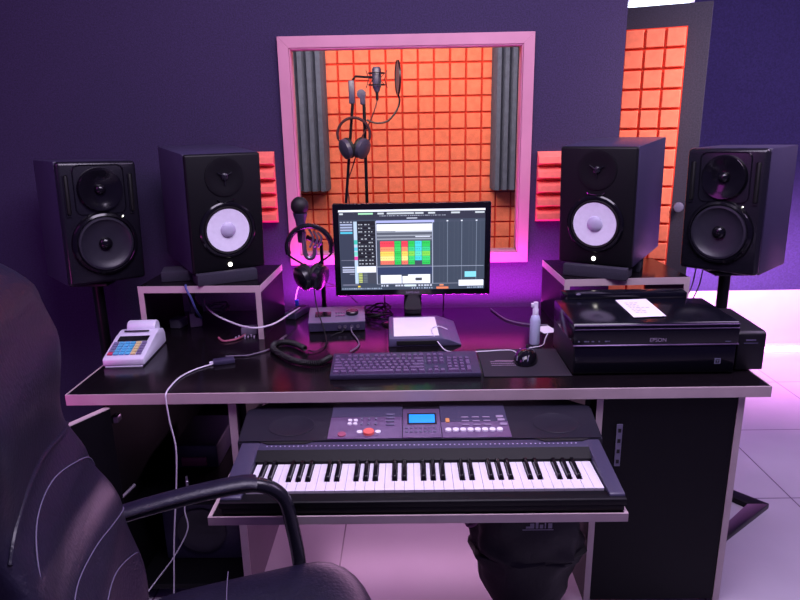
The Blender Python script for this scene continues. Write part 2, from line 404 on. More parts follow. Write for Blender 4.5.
# ------------------------------------------------------------------ speakers
def speaker_white(label, loc, yaw, tilt):
    t = thing('studio_speaker', label, 'speaker', loc, (tilt, 0, yaw))
    W, Hh, D = .270, .422, .360
    bm = nb(); box(bm, -W / 2, W / 2, .02, D, 0, Hh, .003); obj('cabinet', bm, M['speaker_black'], t)
    bm = nb(); box(bm, -W / 2, W / 2, 0, .022, 0, Hh, .008, 3); b = obj('baffle', bm, M['speaker_front'], t)
    zc = .152
    bm = nb(); lathe(bm, [(.086, .0), (.103, .0), (.103, .004), (.098, .008), (.090, .008), (.086, .002)], 48, T(0, 0, zc) @ FRONT, False); obj('woofer_trim', bm, M['gloss_black'], t)
    bm = nb(); lathe(bm, [(.077, .001), (.080, .008), (.085, .009), (.089, .003), (.089, -.001), (.077, -.001)], 48, T(0, 0, zc) @ FRONT, False); obj('surround', bm, M['rubber'], t)
    bm = nb(); lathe(bm, [(.0, .002), (.026, .0025), (.05, .004), (.078, .0065), (.078, .001), (0, .0005)], 48, T(0, 0, zc) @ FRONT, False); wf = obj('woofer_cone', bm, M['cone_white'], t); wf['label'] = 'white woofer cone'
    bm = nb(); lathe(bm, [(.028, .0025), (.027, .006), (.020, .011), (.010, .0135), (0, .014)], 32, T(0, 0, zc) @ FRONT, False); obj('dust_cap', bm, M['cone_cap'], wf)
    zt = .343
    bm = nb(); lathe(bm, [(.070, 0), (.070, .003), (.062, .004), (.045, .001), (.020, .0005), (0, .0005)], 40, T(0, 0, zt) @ FRONT, False); obj('tweeter_horn', bm, M['speaker_front'], t)
    bm = nb(); lathe(bm, [(.014, .001), (.012, .006), (.006, .009), (0, .010)], 24, T(0, 0, zt) @ FRONT, False)
    for a in range(3): tube(bm, [(0, -.008, zt), (.03 * math.cos(a * 2.094 + .5), -.004, zt + .03 * math.sin(a * 2.094 + .5))], .002, 6, False)
    obj('tweeter', bm, M['moulded'], t)
    bm = nb(); tube(bm, [(-.032, -.002, zc + .112), (-.02, -.004, zc + .106), (0, -.005, zc + .104), (.02, -.004, zc + .106), (.032, -.002, zc + .112)], .003, 8); obj('baffle_groove', bm, M['gloss_black'], t)
    bm = nb(); lathe(bm, [(.0075, 0), (.0075, .002), (0, .0025)], 20, T(0, 0, .024) @ FRONT); o = obj('power_light', bm, M['led'], t); o['label'] = 'lit white power light'
    return t
speaker_white('black speaker with white cone on the left riser, left of the window', (-.658, .585, .986), .585, .065)
speaker_white('black speaker with white cone on the right riser, right of the window', (.673, .583, .987), -.607, .065)

def speaker_dark(label, loc, yaw, tilt, roll):
    t = thing('studio_speaker', label, 'speaker', loc, (tilt, roll, yaw))
    W, Hh, D = .278, .448, .29
    bm = nb(); box(bm, -W / 2, W / 2, .03, D, 0, Hh, .004); obj('cabinet', bm, M['speaker_black'], t)
    bm = nb(); box(bm, -W / 2, W / 2, 0, .035, 0, Hh, .014, 4); obj('baffle', bm, M['moulded'], t)
    # upper waveguide in a rounded square panel
    zt = .347
    def rr(hw, hh, r, n=6):
        out = []
        for cx, cz, a0 in ((hw - r, hh - r, 0), (-hw + r, hh - r, 90), (-hw + r, -hh + r, 180), (hw - r, -hh + r, 270)):
            for k in range(n + 1):
                a = math.radians(a0 + 90 * k / n); out.append((cx + r * math.cos(a), cz + r * math.sin(a)))
        return out
    bm = nb(); o1 = rr(.088, .088, .024); pts = [(a, -.001, b + zt) for a, b in o1]; tube(bm, pts + [pts[0]], .0022, 6, False); obj('horn_outline', bm, M['gloss_black'], t)
    bm = nb(); lathe(bm, [(.080, -.001), (.079, .010), (.076, .015), (.070, .014), (.055, .0085), (.036, .004), (.020, .0015), (0, .001)], 56, T(0, 0, zt) @ FRONT, False)
    obj('tweeter_horn', bm, M['gloss_black'], t)
    bm = nb(); ball(bm, (0, -.006, zt), .019, 1, .8, 1); obj('tweeter_dome', bm, M['gloss_black'], t)
    zw = .149
    bm = nb(); lathe(bm, [(.118, .0), (.118, .004), (.112, .014), (.104, .017), (.100, .012), (.100, .0)], 56, T(0, 0, zw) @ FRONT, False); obj('woofer_trim', bm, M['gloss_black'], t)
    bm = nb(); lathe(bm, [(.101, .006), (.097, .016), (.090, .017), (.085, .012), (.06, .006), (.03, .0015), (0, .0015)], 56, T(0, 0, zw) @ FRONT, False); wf = obj('woofer_cone', bm, M['cone_black'], t)
    bm = nb(); ball(bm, (0, -.005, zw), .024, 1, .7, 1); obj('dust_cap', bm, M['gloss_black'], wf)
    for sx in (-1, 1):
        bm = nb(); box(bm, sx * .112 - .007, sx * .112 + .007, -.004, .002, .262, .402, .0065, 3); sl = obj('port_slot', bm, M['rubber'], t)
        bm = nb(); tube(bm, [(sx * .112 - .009, -.003, .40), (sx * .112 - .009, -.003, .268), (sx * .112 - .004, -.003, .256), (sx * .112 + .006, -.003, .256)], .0018, 6); obj('slot_rim', bm, M['moulded'], sl)
    bm = nb(); lathe(bm, [(.0022, 0), (.0022, .002), (0, .003)], 12, T(.073, -.001, .246) @ FRONT); obj('power_light', bm, M['led'], t)
    return t
speaker_dark('large all-black speaker on a stand at the far left, beside the left riser', (-1.132, .627, .938), .75, .0, .03)
speaker_dark('large all-black speaker on a stand at the far right, behind the printer', (1.141, .625, .944), -.821, .01, -.016)

def speaker_stand(label, x, y, top, rz):
    t = thing('speaker_stand', label, 'speaker stand', (x, y, 0), (0, 0, rz))
    bm = nb(); box(bm, -.07, .07, -.07, .07, top - .012, top, .002); obj('top_plate', bm, M['metal_black'], t)
    bm = nb(); lathe(bm, [(.021, .02), (.021, top - .012)], 20); obj('pole', bm, M['metal_black'], t)
    bm = nb(); sg = 1 if x > 0 else -1
    P = [Vector((sg * .195, -.17, 0)), Vector((sg * -.06, .12, 0)), Vector((sg * -.165, -.45, 0))]
    cen = (P[0] + P[1] + P[2]) / 3
    Q = [p_ + (cen - p_).normalized() * .085 for p_ in P]
    for k in range(3):
        a, b = P[k], P[(k + 1) % 3]; qa, qb = Q[k], Q[(k + 1) % 3]
        prism(bm, [(v.x, v.y) for v in (a, b, qb, qa)], .0, .022, 'z', .001)
    lathe(bm, [(.05, .0), (.05, .024), (.024, .03), (0, .03)], 20)
    box(bm, -.02, .02, -.10, .06, .001, .02, .001)
    obj('base_frame', bm, M['metal_black'], t)
    return t
speaker_stand('black metal stand under the far right black speaker, triangular foot on floor', 1.215, .700, .938, 0)
speaker_stand('black metal stand under the far left black speaker', -1.215, .695, .934, 0)

# foam pads under the white-cone speakers
def iso_pad(label, loc, yaw, Wd=.20, Dp=.09, lip=.044, h1=.030):
    bm = nb(); poly = [(0, 0), (Dp, 0), (Dp, h1), (.034, h1), (.030, lip), (0, lip - .002)] if lip else [(0, 0), (Dp, 0), (Dp, h1), (0, h1)]
    prism(bm, poly, -Wd / 2, Wd / 2, 'x', .002)
    o = obj('foam_pad', bm, M['pad_foam']); o.location = loc; o.rotation_euler = (0, 0, yaw)
    return tag(o, label, 'foam pad')
def along(loc, yaw, dx, dy):
    return (loc[0] + dx * math.cos(yaw) - dy * math.sin(yaw), loc[1] + dx * math.sin(yaw) + dy * math.cos(yaw), .951)
SL, SR = (-.658, .585), (.673, .583)
iso_pad('grey foam wedge under the front of the left white-cone speaker', (-.655, .535, .9505), .50, .215, .10, .042, .026)
iso_pad('dark foam block under the rear left of the left white-cone speaker', (-.845, .575, .9505), .25, .13, .11, 0, .036)
iso_pad('grey foam wedge under the front of the right white-cone speaker', (.662, .532, .9505), -.52, .225, .10, .042, .026)
iso_pad('dark foam block under the rear right of the right white-cone speaker', (.79, .640, .9505), -.45, .14, .11, 0, .034)

# ------------------------------------------------------------------ monitor
mon = thing('computer_monitor', 'black widescreen monitor showing coloured audio editing tracks', 'monitor', (.012, .62, .7504), (0, 0, 0))
bm = nb(); lathe(bm, [(.0, 0), (.125, 0), (.125, .006), (.118, .011), (0, .013)], 48, T(0, .05, 0) @ Matrix.Diagonal((1, .78, 1, 1))); obj('stand_base', bm, M['gloss_black'], mon)
bm = nb(); box(bm, -.034, .034, .045, .07, .01, .24, .006); obj('stand_neck', bm, M['gloss_black'], mon)
MX0, MX1, MZ0, MZ1 = -.290, .290, .122, .468
tl = -.02
bm = nb(); box(bm, MX0, MX1, .0, .038, MZ0, MZ1, .004); box(bm, -.2, .2, .03, .055, MZ0 + .05, MZ1 - .06, .012); obj('casing', bm, M['gloss_black'], mon)
bm = nb(); box(bm, .266, .270, -.002, .001, MZ0 + .055, MZ0 + .063, .0005, 1); obj('power_button', bm, M['moulded'], mon)
# pixel panel
sx0, sx1, sz0, sz1 = MX0 + .022, MX1 - .022, MZ0 + .023, MZ1 - .022
def sc(u0, v0, u1, v1, c, lv=1):
    fu = lambda u: sx0 + (sx1 - sx0) * (u - 36) / (732 - 36)
    fv = lambda v: sz1 - (sz1 - sz0) * (v - 64) / (448 - 64)
    return (fu(u0), fu(u1), fv(v1), fv(v0), c, lv)
S = [sc(36, 64, 732, 448, (.22, .26, .33), 0)]
a = S.append; wht = (.93, .94, 1); R = random.Random(3)
a(sc(36, 64, 732, 73, wht)); a(sc(36, 74, 732, 110, (.17, .18, .25)))
for x0, x1 in ((40, 58), (130, 200), (222, 252), (266, 395), (400, 440), (462, 495), (570, 612), (684, 728)): a(sc(x0, 78, x1, 86, (.75, .78, .82) if x0 != 130 else (.62, .85, .70), 2))
for x in range(232, 540, 9): a(sc(x, 91, x + R.randint(3, 7), 95, (.62, .64, .72), 2))
a(sc(360, 103, 410, 107, (.8, .82, .9), 2))
a(sc(38, 112, 104, 418, (.19, .22, .30)))
for x in (42, 58, 74, 90): a(sc(x, 118, x + 10, 122, (.7, .72, .8), 2))
for y in (128, 141, 154): a(sc(42, y, 100, y + 8, (.62, .66, .80), 2))
a(sc(42, 166, 100, 175, (.30, .72, .85), 2)); a(sc(42, 301, 104, 303, (.5, .5, .6), 2))
for y in (333, 345, 355): a(sc(46, y, 104, y + 6, (.72, .74, .86), 2))
a(sc(80, 368, 104, 371, (.5, .5, .6), 2)); a(sc(46, 420, 120, 424, (.5, .5, .6), 2))
a(sc(106, 118, 122, 416, (.70, .78, .88)))
for y0, y1, c in ((205, 226, (.25, .72, .68)), (240, 256, (.35, .75, .85)), (284, 301, (.85, .25, .62)), (262, 280, (.45, .8, .75))): a(sc(106, y0, 122, y1, c, 2))
a(sc(124, 116, 208, 330, (.07, .08, .11)))
for i in range(12):
    y = 130 + i * 17
    for x in (128, 140, 158, 176, 190):
        if R.random() < .8: a(sc(x, y, x + R.randint(5, 11), y + 5, (.66, .68, .74), 2))
    a(sc(126, y + 9, 206, y + 11, (.22, .24, .30), 2))
a(sc(116, 332, 208, 362, wht, 2))
for i in range(6): a(sc(124, 366 + i * 8, 142, 371 + i * 8, (.75, .80, .45), 2)); a(sc(146, 366 + i * 8, 166, 371 + i * 8, (.40, .43, .48), 2))
a(sc(168, 364, 208, 416, (.24, .26, .32)))
a(sc(211, 118, 214, 420, (.72, .74, .85), 2)); a(sc(214, 115, 490, 126, (.66, .68, .90), 2))
a(sc(216, 132, 480, 164, wht, 2)); a(sc(216, 164, 480, 212, (.34, .36, .42)))
for y in (166, 184, 200): a(sc(216, y, 478, y + 5, (.60, .62, .68), 2))
a(sc(305, 164, 480, 170, (.72, .74, .80), 3)); a(sc(400, 190, 470, 195, (.80, .82, .9), 3))
a(sc(216, 212, 484, 336, (.24, .28, .35)))
red, yel, grn, cya, org = (.93, .25, .33), (.95, .80, .36), (.16, .76, .33), (.25, .80, .86), (.93, .55, .40)
cols = [(231, 298, 'y'), (300, 330, 'g'), (333, 363, 'y'), (366, 396, 'h'), (398, 430, 'c'), (432, 470, 'h')]
rows = [(213, 240, red), (241, 261, org), (262, 284, yel), (285, 306, (.96, .90, .55)), (307, 325, (.90, .45, .38))]
for x0, x1, k in cols:
    for i, (y0, y1, c) in enumerate(rows):
        if k == 'g': c = grn if i % 2 == 0 else (.22, .82, .40)
        if k == 'h': c = [grn, (.20, .80, .52), (.50, .82, .30), (.22, .82, .45), grn][i]
        if k == 'c':
            c = cya if i != 2 else (.35, .85, .75)
            if i == 4: continue
        a(sc(x0, y0, x1, y1, c, 2))
        for x in range(x0 + 3, x1 - 5, 8): a(sc(x, y0 + 8, x + 4, y0 + 12, tuple(v * .7 for v in c), 3))
for x in (515, 535, 552, 585, 603, 620, 655, 672, 690, 710): a(sc(x, 124, x + (3 if x in (552, 620, 690) else 1.5), 415, (.42, .46, .54) if x in (552, 620, 690) else (.28, .31, .38), 2))
a(sc(488, 118, 728, 124, (.25, .28, .36)))
for x in (552, 620, 690): a(sc(x - 3, 117, x + 5, 123, (.85, .87, .95), 3))
a(sc(214, 334, 728, 337, (.55, .58, .68), 3)); a(sc(214, 337, 484, 374, (.17, .22, .36)))
a(sc(230, 376, 331, 417, wht, 3)); a(sc(335, 382, 364, 417, wht, 3)); a(sc(363, 374, 470, 417, wht, 3)); a(sc(398, 390, 430, 404, (.25, .26, .3), 4))
a(sc(637, 363, 692, 390, (.50, .82, .90), 3)); a(sc(608, 404, 728, 433, wht, 3)); a(sc(480, 124, 484, 420, (.62, .65, .75), 3))
a(sc(214, 418, 728, 421, (.5, .52, .6), 2))
for x in list(range(232, 260, 12)) + list(range(300, 480, 14)): a(sc(x, 424, x + R.randint(5, 12), 432, (.75, .77, .85), 3))
a(sc(345, 423, 400, 433, (.8, .85, .9), 4)); a(sc(500, 436, 558, 446, (.92, .50, .35), 3)); a(sc(515, 424, 535, 431, (.9, .55, .4), 3)); a(sc(118, 427, 130, 434, (.9, .8, .2), 3))
for x in list(range(42, 230, 11)) + list(range(380, 480, 12)) + list(range(650, 725, 10)): a(sc(x, 438, x + R.randint(3, 7), 444, (.70, .76, .88), 3))
S2 = [(u0, u1, v0, v1, c, lv) for (u0, u1, v0, v1, c, lv) in S]
o = rects('screen', S2, M['screen'], mon, 'xz', -.0006, .00025); o['label'] = 'lit screen with coloured track blocks'
lettering('maker_mark', 'SAMSUNG', .011, M['print_grey'], mon, (0, -.0008, MZ0 + .011), (PI / 2, 0, 0))

# ------------------------------------------------------------------ desktop mic stand, microphone, headphones
t = thing('microphone_stand', 'short black desktop microphone stand behind the audio interface', 'mic stand', (-.347, .79, .7502))
bm = nb(); lathe(bm, [(0, 0), (.066, 0), (.066, .010), (.055, .018), (.018, .024), (0, .024)], 36); obj('stand_base', bm, M['metal_black'], t)
bm = nb(); lathe(bm, [(.010, .02), (.010, .16), (.013, .16), (.013, .20), (.007, .20), (.007, .30)], 16); obj('pole', bm, M['metal_black'], t)
bm = nb(); tube(bm, [(0, 0, .295), (-.02, -.03, .31), (-.045, -.055, .33)], .009, 10); obj('joint', bm, M['metal_black'], t)
t = thing('microphone', 'black handheld microphone with round foam head, clipped left of the monitor', 'microphone', (-.414, .73, 1.062), (math.radians(5), math.radians(1), 0))
bm = nb(); lathe(bm, [(0, 0), (.013, .0), (.0145, .01), (.0155, .05), (.020, .085), (.026, .105), (.028, .115), (.0, .118)], 28); obj('handle', bm, M['speaker_black'], t)
bm = nb(); ball(bm, (0, 0, .142), .034, 1, 1, 1.02, 28, 18); obj('foam_head', bm, M['rubber'], t)
t = thing('microphone_clip', 'silver grey sprung microphone clip below the foam-headed microphone', 'mic clip', (-.385, .72, 1.03))
bm = nb()
tube(bm, [(-.018, 0, .075), (-.018, 0, .01), (-.012, 0, -.022), (.005, 0, -.03), (.02, 0, -.015), (.022, 0, .02)], .009, 10); obj('cradle', bm, M['steel'], t)
bm = nb()
for k in range(3): tube(bm, [(.005 + k * .016, -.012, .085 - k * .006), (.02 + k * .016, -.014, .05), (.005 + k * .016, -.014, .015)], .0045, 8)
obj('springs', bm, M['steel'], t)

def headphones(name, label, loc, rz, R_, mband, mcup, cupr=.042, drop=.125, gap=.06, tk=.010):
    t = thing(name, label, 'headphones', loc, (0, 0, rz))
    bm = nb(); pts = []
    for k in range(13):
        a_ = PI * (-.08 + 1.16 * k / 12); pts.append((-R_ * math.cos(a_), 0, R_ * math.sin(a_)))
    tube(bm, pts, tk, 10, True, 4, (.75, 1.3)); obj('headband', bm, mband, t)
    for s in (-1, 1):
        bm = nb(); tube(bm, [(s * R_ * .97, 0, -.005), (s * R_ * .93, .004, -.03), (s * gap, .006, -drop + .055)], .004, 8); obj('yoke', bm, mband, t)
        X = T(s * gap, 0, -drop) @ RY(s * .35) @ RX(PI / 2) @ RY(s * 1.05)
        bm = nb(); lathe(bm, [(0, .024), (cupr * .7, .022), (cupr, .012), (cupr * 1.02, -.004), (cupr, -.010)], 28, X); cp = obj('ear_cup', bm, mcup, t)
        bm = nb(); lathe(bm, [(cupr * .95, -.008), (cupr * 1.05, -.016), (cupr, -.028), (cupr * .6, -.031), (cupr * .5, -.02), (0, -.018)], 28, X, False); obj('ear_cushion', bm, M['rubber'], cp)
    return t
headphones('headphones', 'black headphones hanging on the desktop microphone stand', (-.380, .700, 1.045), .1, .084, M['moulded'], M['moulded'], .050, .118, .031, .014)

# audio interface
t = thing('audio_interface', 'silver topped audio interface box with a big knob, left of the monitor stand', 'audio interface', (-.272, .558, .7504), (0, 0, .09))
bm = nb(); hexa(bm, [(-.105, 0, .004), (-.105, 0, .036), (-.105, .15, .004), (-.105, .15, .052), (.105, 0, .004), (.105, 0, .036), (.105, .15, .004), (.105, .15, .052)], .002, 1); obj('body', bm, M['speaker_black'], t)
bm = nb(); hexa(bm, [(-.106, -.001, .036), (-.106, -.001, .040), (-.106, .151, .052), (-.106, .151, .056), (.106, -.001, .036), (.106, -.001, .040), (.106, .151, .052), (.106, .151, .056)], .001, 1); obj('top_panel', bm, M['silver'], t)
Xt = T(0, 0, .040) @ RX(math.atan2(.016, .152))
bm = nb(); box(bm, -.082, -.022, .05, .10, .0, .0022, .0005, 1, Xt); obj('display', bm, M['gloss_black'], t)
bm = nb(); lathe(bm, [(.024, 0), (.024, .010), (.021, .013), (0, .013)], 28, Xt @ T(.058, .075, .001)); obj('knob', bm, M['moulded'], t)
bm = nb()
for i in range(4):
    for j in range(2): lathe(bm, [(.004, 0), (.004, .003), (0, .003)], 10, Xt @ T(-.002 + i * .010, .055 + j * .03, .001))
obj('button_rows', bm, M['keysilver'], t)
for x in (.01, .03, .055, .078):
    bm = nb(); lathe(bm, [(.0065, 0), (.0065, .004), (.003, .004), (0, .001)], 14, T(x, 0, .020) @ FRONT); obj('socket', bm, M['steel'], t)
bm = nb()
for sx in (-1, 1):
    for y in (.02, .13): lathe(bm, [(.008, 0), (.008, .005)], 10, T(sx * .085, y, 0))
obj('rubber_feet', bm, M['rubber'], t)

# ------------------------------------------------------------------ grey tray with paper
t = thing('desk_tray', 'low grey wedge-shaped stand in front of the monitor, paper on top', 'tray', (.012, .385, .7502), (0, 0, .03))
bm = nb()
prism(bm, [(-.088, .0), (.166, .0), (.166, .006), (.128, .020), (.10, .030), (-.085, .030)], .0, .27, 'y', .003)
bmesh.ops.rotate(bm, cent=(0, 0, 0), matrix=Matrix.Rotation(.0, 3, 'X'), verts=bm.verts[:])
obj('body', bm, M['tray'], t)
bm = nb(); box(bm, -.06, .085, -.004, .002, .008, .022, .001, 1); obj('front_slot', bm, M['rubber'], t)
bm = nb(); box(bm, -.068, .090, .022, .245, 0, .0012, 0, 1, T(0, 0, .0308)); 
o = obj('paper_sheet', bm, M['paper'], None, False); o.location = (.012, .385, .7503); o.rotation_euler = (0, 0, .03)
tag(o, 'blank white sheet lying on the grey tray in front of the monitor', 'paper')

# ------------------------------------------------------------------ computer keyboard
kb = thing('computer_keyboard', 'full size dark computer keyboard with mauve lit keycaps', 'keyboard', (-.016, .092, .7504), (0, 0, .018))
TL = math.atan2(.016, .15)
bm = nb(); hexa(bm, [(-.230, 0, 0), (-.230, 0, .016), (-.230, .152, 0), (-.230, .152, .032), (.230, 0, 0), (.230, 0, .016), (.230, .152, 0), (.230, .152, .032)], .003, 2); obj('case', bm, M['speaker_black'], kb)
bm = nb(); Xk = T(0, 0, .016) @ RX(TL); U = .0190
def cap(x, y, w_=1, h_=1):
    x0 = x * U - .222; y0 = .006 + y * U * 1.03; x1 = x0 + w_ * U - .003; y1 = y0 + h_ * U - .003; b = .0028
    vs = []
    pts = [(x0, y0, 0), (x0 + b, y0 + b * .7, .0075), (x0, y1, 0), (x0 + b, y1 - b, .0075), (x1, y0, 0), (x1 - b, y0 + b * .7, .0075), (x1, y1, 0), (x1 - b, y1 - b, .0075)]
    hexa(bm, [tuple(Xk @ Vector(p_)) for p_ in pts])
def row(y, ws, x=0):
    for w_ in ws:
        if w_ > 0: cap(x, y, w_)
        x += abs(w_)
row(0, [1.25, 1.25, 1.25, 6.25, 1.25, 1.25, 1.25, 1.25]); row(1, [2.25] + [1] * 10 + [2.75]); row(2, [1.75] + [1] * 11 + [2.25]); row(3, [1.5] + [1] * 12 + [1.5]); row(4, [1] * 13 + [2])
row(5.35, [1, -1, 1, 1, 1, 1, -.5, 1, 1, 1, 1, -.5, 1, 1, 1, 1])
for x in (15.25, 16.25, 17.25):
    for y in (0, 3, 4, 5.35): cap(x, y)
cap(16.25, 1)
for x in (18.5, 19.5, 20.5, 21.5):
    for y in (0, 1, 2, 3, 4):
        if x == 21.5 and y in (0, 2): continue
        if x == 19.5 and y == 0: continue
        if x == 18.5 and y == 0: cap(x, y, 2); continue
        if x == 21.5 and y in (1, 3): cap(x, y - 1, 1, 2); continue
        cap(x, y)
obj('keycaps', bm, M['keycap'], kb, False)

# mouse mat and mouse
t = thing('mouse_mat', 'dark rectangular mouse mat with faint pale print, right of the keyboard', 'mouse mat', (.357, .215, .7502), (0, 0, -.01))
bm = nb(); box(bm, -.133, .133, -.118, .125, 0, .003, .001, 1); obj('mat', bm, M['mousepad'], t)
its = []
for k, n in enumerate((15, 17, 12)):
    for i in range(n): its.append((-.10 + i * .006, -.10 + i * .006 + .004, -.030 + k * .016, -.026 + k * .016 + .002 * R.random(), (.60, .52, .62)))
its.append((-.085, -.02, .012, .016, (.62, .50, .60)))
rects('print', its, M['vcol'], t, 'xy', .003, .0003)
t = thing('computer_mouse', 'black glossy computer mouse on the mouse mat', 'mouse', (.372, .232, .7536), (0, 0, -.28)); t.scale = (1.12, 1.12, 1.12)
bm = nb(); bmesh.ops.create_uvsphere(bm, u_segments=28, v_segments=18, radius=1)
for v in bm.verts:
    x, y, z = v.co; v.co = (x * (.038 - .004 * (1 - y * y)), y * .060, max(0, z) * (.036 + .008 * (-y)) if z > 0 else 0)
bmesh.ops.remove_doubles(bm, verts=bm.verts[:], dist=.0002)
obj('body', bm, M['gloss_black'], t)
bm = nb(); lathe(bm, [(.007, -.003), (.009, 0), (.007, .003)], 16, T(0, .034, .028) @ RY(PI / 2)); obj('wheel', bm, M['rubber'], t)
bm = nb()
for x, l in ((-.020, .012), (-.002, .008), (.010, .008)): tube(bm, [(x, -.055 + abs(x) * .25, .015), (x + .001, -.048 + abs(x) * .2, .024 + l * .2)], .0018, 6, False)
obj('accent_marks', bm, M['silver'], t)

# ------------------------------------------------------------------ card terminal
t = thing('receipt_terminal', 'white handheld till terminal with coloured keys at the left desk end', 'card terminal', (-.932, .225, .7502), (0, 0, .06))
def taper(ys): return ys
bm = nb()
prof = [(0, .004), (.0, .026), (.012, .032), (.135, .062), (.170, .070), (.185, .070), (.225, .060), (.240, .040), (.240, .004)]
W_ = .066
prism(bm, prof, -W_, W_, 'x', .004); obj('body', bm, M['white_plastic'], t)
bm = nb(); prism(bm, [(.0, 0), (.24, 0), (.235, .006), (.004, .006)], -W_ + .006, W_ - .006, 'x', .001); obj('foot', bm, M['white_plastic'], t)
bm = nb(); lathe(bm, [(0, -.048), (.026, -.048), (.028, -.044), (.028, .044), (.026, .048), (0, .048)], 28, T(.004, .205, .068) @ RY(PI / 2)); obj('paper_roll_cover', bm, M['white_plastic'], t)
sl = math.atan2(.030, .123); Xs = T(0, .012, .0335) @ RX(sl)
bm = nb(); box(bm, -.050, .050, .088, .120, 0, .0025, .001, 1, Xs); obj('display', bm, M['gloss_black'], t)
bm = nb(); box(bm, -.045, .040, .146, .153, 0, .0035, .001, 1, T(0, .012, .0350) @ RX(sl)); obj('paper_slot', bm, M['moulded'], t)
kc = [(.46, .46, .60), (.36, .70, .84), (.34, .72, .88), (.34, .72, .86), (.86, .80, .56), (.46, .42, .56)]
bm = nb(); cl = bm.loops.layers.float_color.new('Col')
for i in range(6):
    for j in range(5):
        n0 = len(bm.faces); x0 = -.055 + i * .0185; y0 = .006 + j * .0158
        box(bm, x0, x0 + .0148, y0, y0 + .0118, .0, .0045, 0, 1, Xs)
        c = kc[i] if not (i == 0 and j == 0) else (.80, .25, .40)
        bm.faces.ensure_lookup_table()
        for f in bm.faces[n0:]:
            for l in f.loops: l[cl] = (*lin(c), 1)
o = obj('keypad', bm, M['vcol'], t, False); o['label'] = 'blue, yellow and grey keys'

# ------------------------------------------------------------------ printer
t = thing('inkjet_printer', 'wide glossy black inkjet printer with side ink tank on the desk right', 'printer', (.732, .10, .7502), (0, 0, 0))
hw = .243
bm = nb(); box(bm, -hw, hw, .003, .27, .004, .098, .004); obj('body', bm, M['printer_side'], t)
bm = nb(); prism(bm, [(-.002, .098), (-.002, .150), (.008, .164), (.26, .168), (.268, .160), (.268, .098)], -hw - .002, hw + .002, 'x', .003); lid = obj('scanner_lid', bm, M['printer'], t)
bm = nb(); box(bm, -hw - .003, hw + .003, -.0045, .0, .0945, .0985, .001, 1); obj('trim_line', bm, M['keysilver'], t)
bm = nb(); tube(bm, [(-hw, -.001, .1585), (hw, -.001, .1585)], .0022, 8, False); tube(bm, [(-hw, -.003, .147), (hw, -.003, .147)], .0012, 8, False); obj('lid_edge', bm, M['keysilver'], lid)
bm = nb(); box(bm, -hw + .004, hw - .004, -.001, .004, .010, .092, .002); obj('front_cover', bm, M['printer'], t)
its = []
for i, x in enumerate((-.232, -.214, -.204, -.192, -.172, -.152, -.142)): its.append((x, x + (.008 if i % 2 else .005), .108, .112, (.42, .42, .52)))
rects('control_marks', its, M['vcol'], t, 'xz', -.0022, .0005)
lettering('maker_mark', 'EPSON', .0165, M['print_grey'], t, (.005, -.0035, .112), (PI / 2, 0, 0))
its = [(.180, .198, .034, .052, (.50, .50, .60)), (.183, .195, .037, .049, (.07, .07, .10), 1), (.185, .193, .045, .047, (.5, .5, .6), 2), (.188, .190, .039, .047, (.5, .5, .6), 2)]
rects('corner_badge', its, M['vcol'], t, 'xz', -.0012, .0005)
rects('model_marks', [(.205, .222, .104, .107, (.4, .4, .5))], M['vcol'], t, 'xz', -.0022, .0005)
bm = nb(); prism(bm, [(.02, .004), (.02, .118), (.03, .126), (.25, .134), (.25, .004)], hw + .012, hw + .096, 'x', .004); tk = obj('ink_tank', bm, M['printer_side'], t)
bm = nb(); box(bm, hw - .002, hw + .014, .03, .25, .01, .10); obj('tank_joint', bm, M['printer_side'], t)
rects('tank_marks', [(hw + .035, hw + .065, .098, .102, (.45, .42, .55)), (hw + .030, hw + .072, .089, .092, (.35, .33, .45))], M['vcol'], tk, 'xz', .0198, .0005)
bm = nb(); hexa(bm, [(-.20, .272, .15), (-.20, .272, .184), (-.215, .315, .15), (-.215, .315, .188), (.20, .272, .15), (.20, .272, .184), (.20, .315, .15), (.20, .315, .188)], .003, 2)
box(bm, -.2, .2, .262, .31, .01, .155); ps = obj('paper_support', bm, M['printer'], t)
bm = nb(); ball(bm, (-.165, .271, .182), .006, 1.4, .6, .7, 12, 8); obj('support_glint', bm, M['silver'], ps)  # silver bead stands in for the highlight dot on the support
bm = nb()
for sx in (-1, 1):
    for y in (.03, .24): lathe(bm, [(.010, 0), (.010, .006)], 12, T(sx * .2, y, 0))
obj('rubber_feet', bm, M['rubber'], t)
# paper on printer
bm = nb(); cs = [(.030, .240), (.085, .240), (.140, .245)]
hexa(bm, [(-.058, .045, 0), (-.058, .045, .0006), (-.053, .242, 0), (-.053, .242, .0006), (.043, .053, 0), (.043, .053, .0006), (.052, .250, 0), (.052, .250, .0006)])
o = obj('paper_sheet', bm, M['paper'], None, False); o.location = (.735, .10, .9192); tag(o, 'small white printed sheet lying on top of the printer lid', 'paper')
its = []
for j in range(7):
    x = .0
    y = .205 - j * .018
    for i in range(R.randint(3, 5)):
        w_ = R.uniform(.005, .013); xx = -.036 + x
        its.append((xx, xx + w_, y - .006, y, (.62, .60, .70))); x += w_ + .004
rects('print_lines', its, M['vcol'], o, 'xy', .0006, .0003)

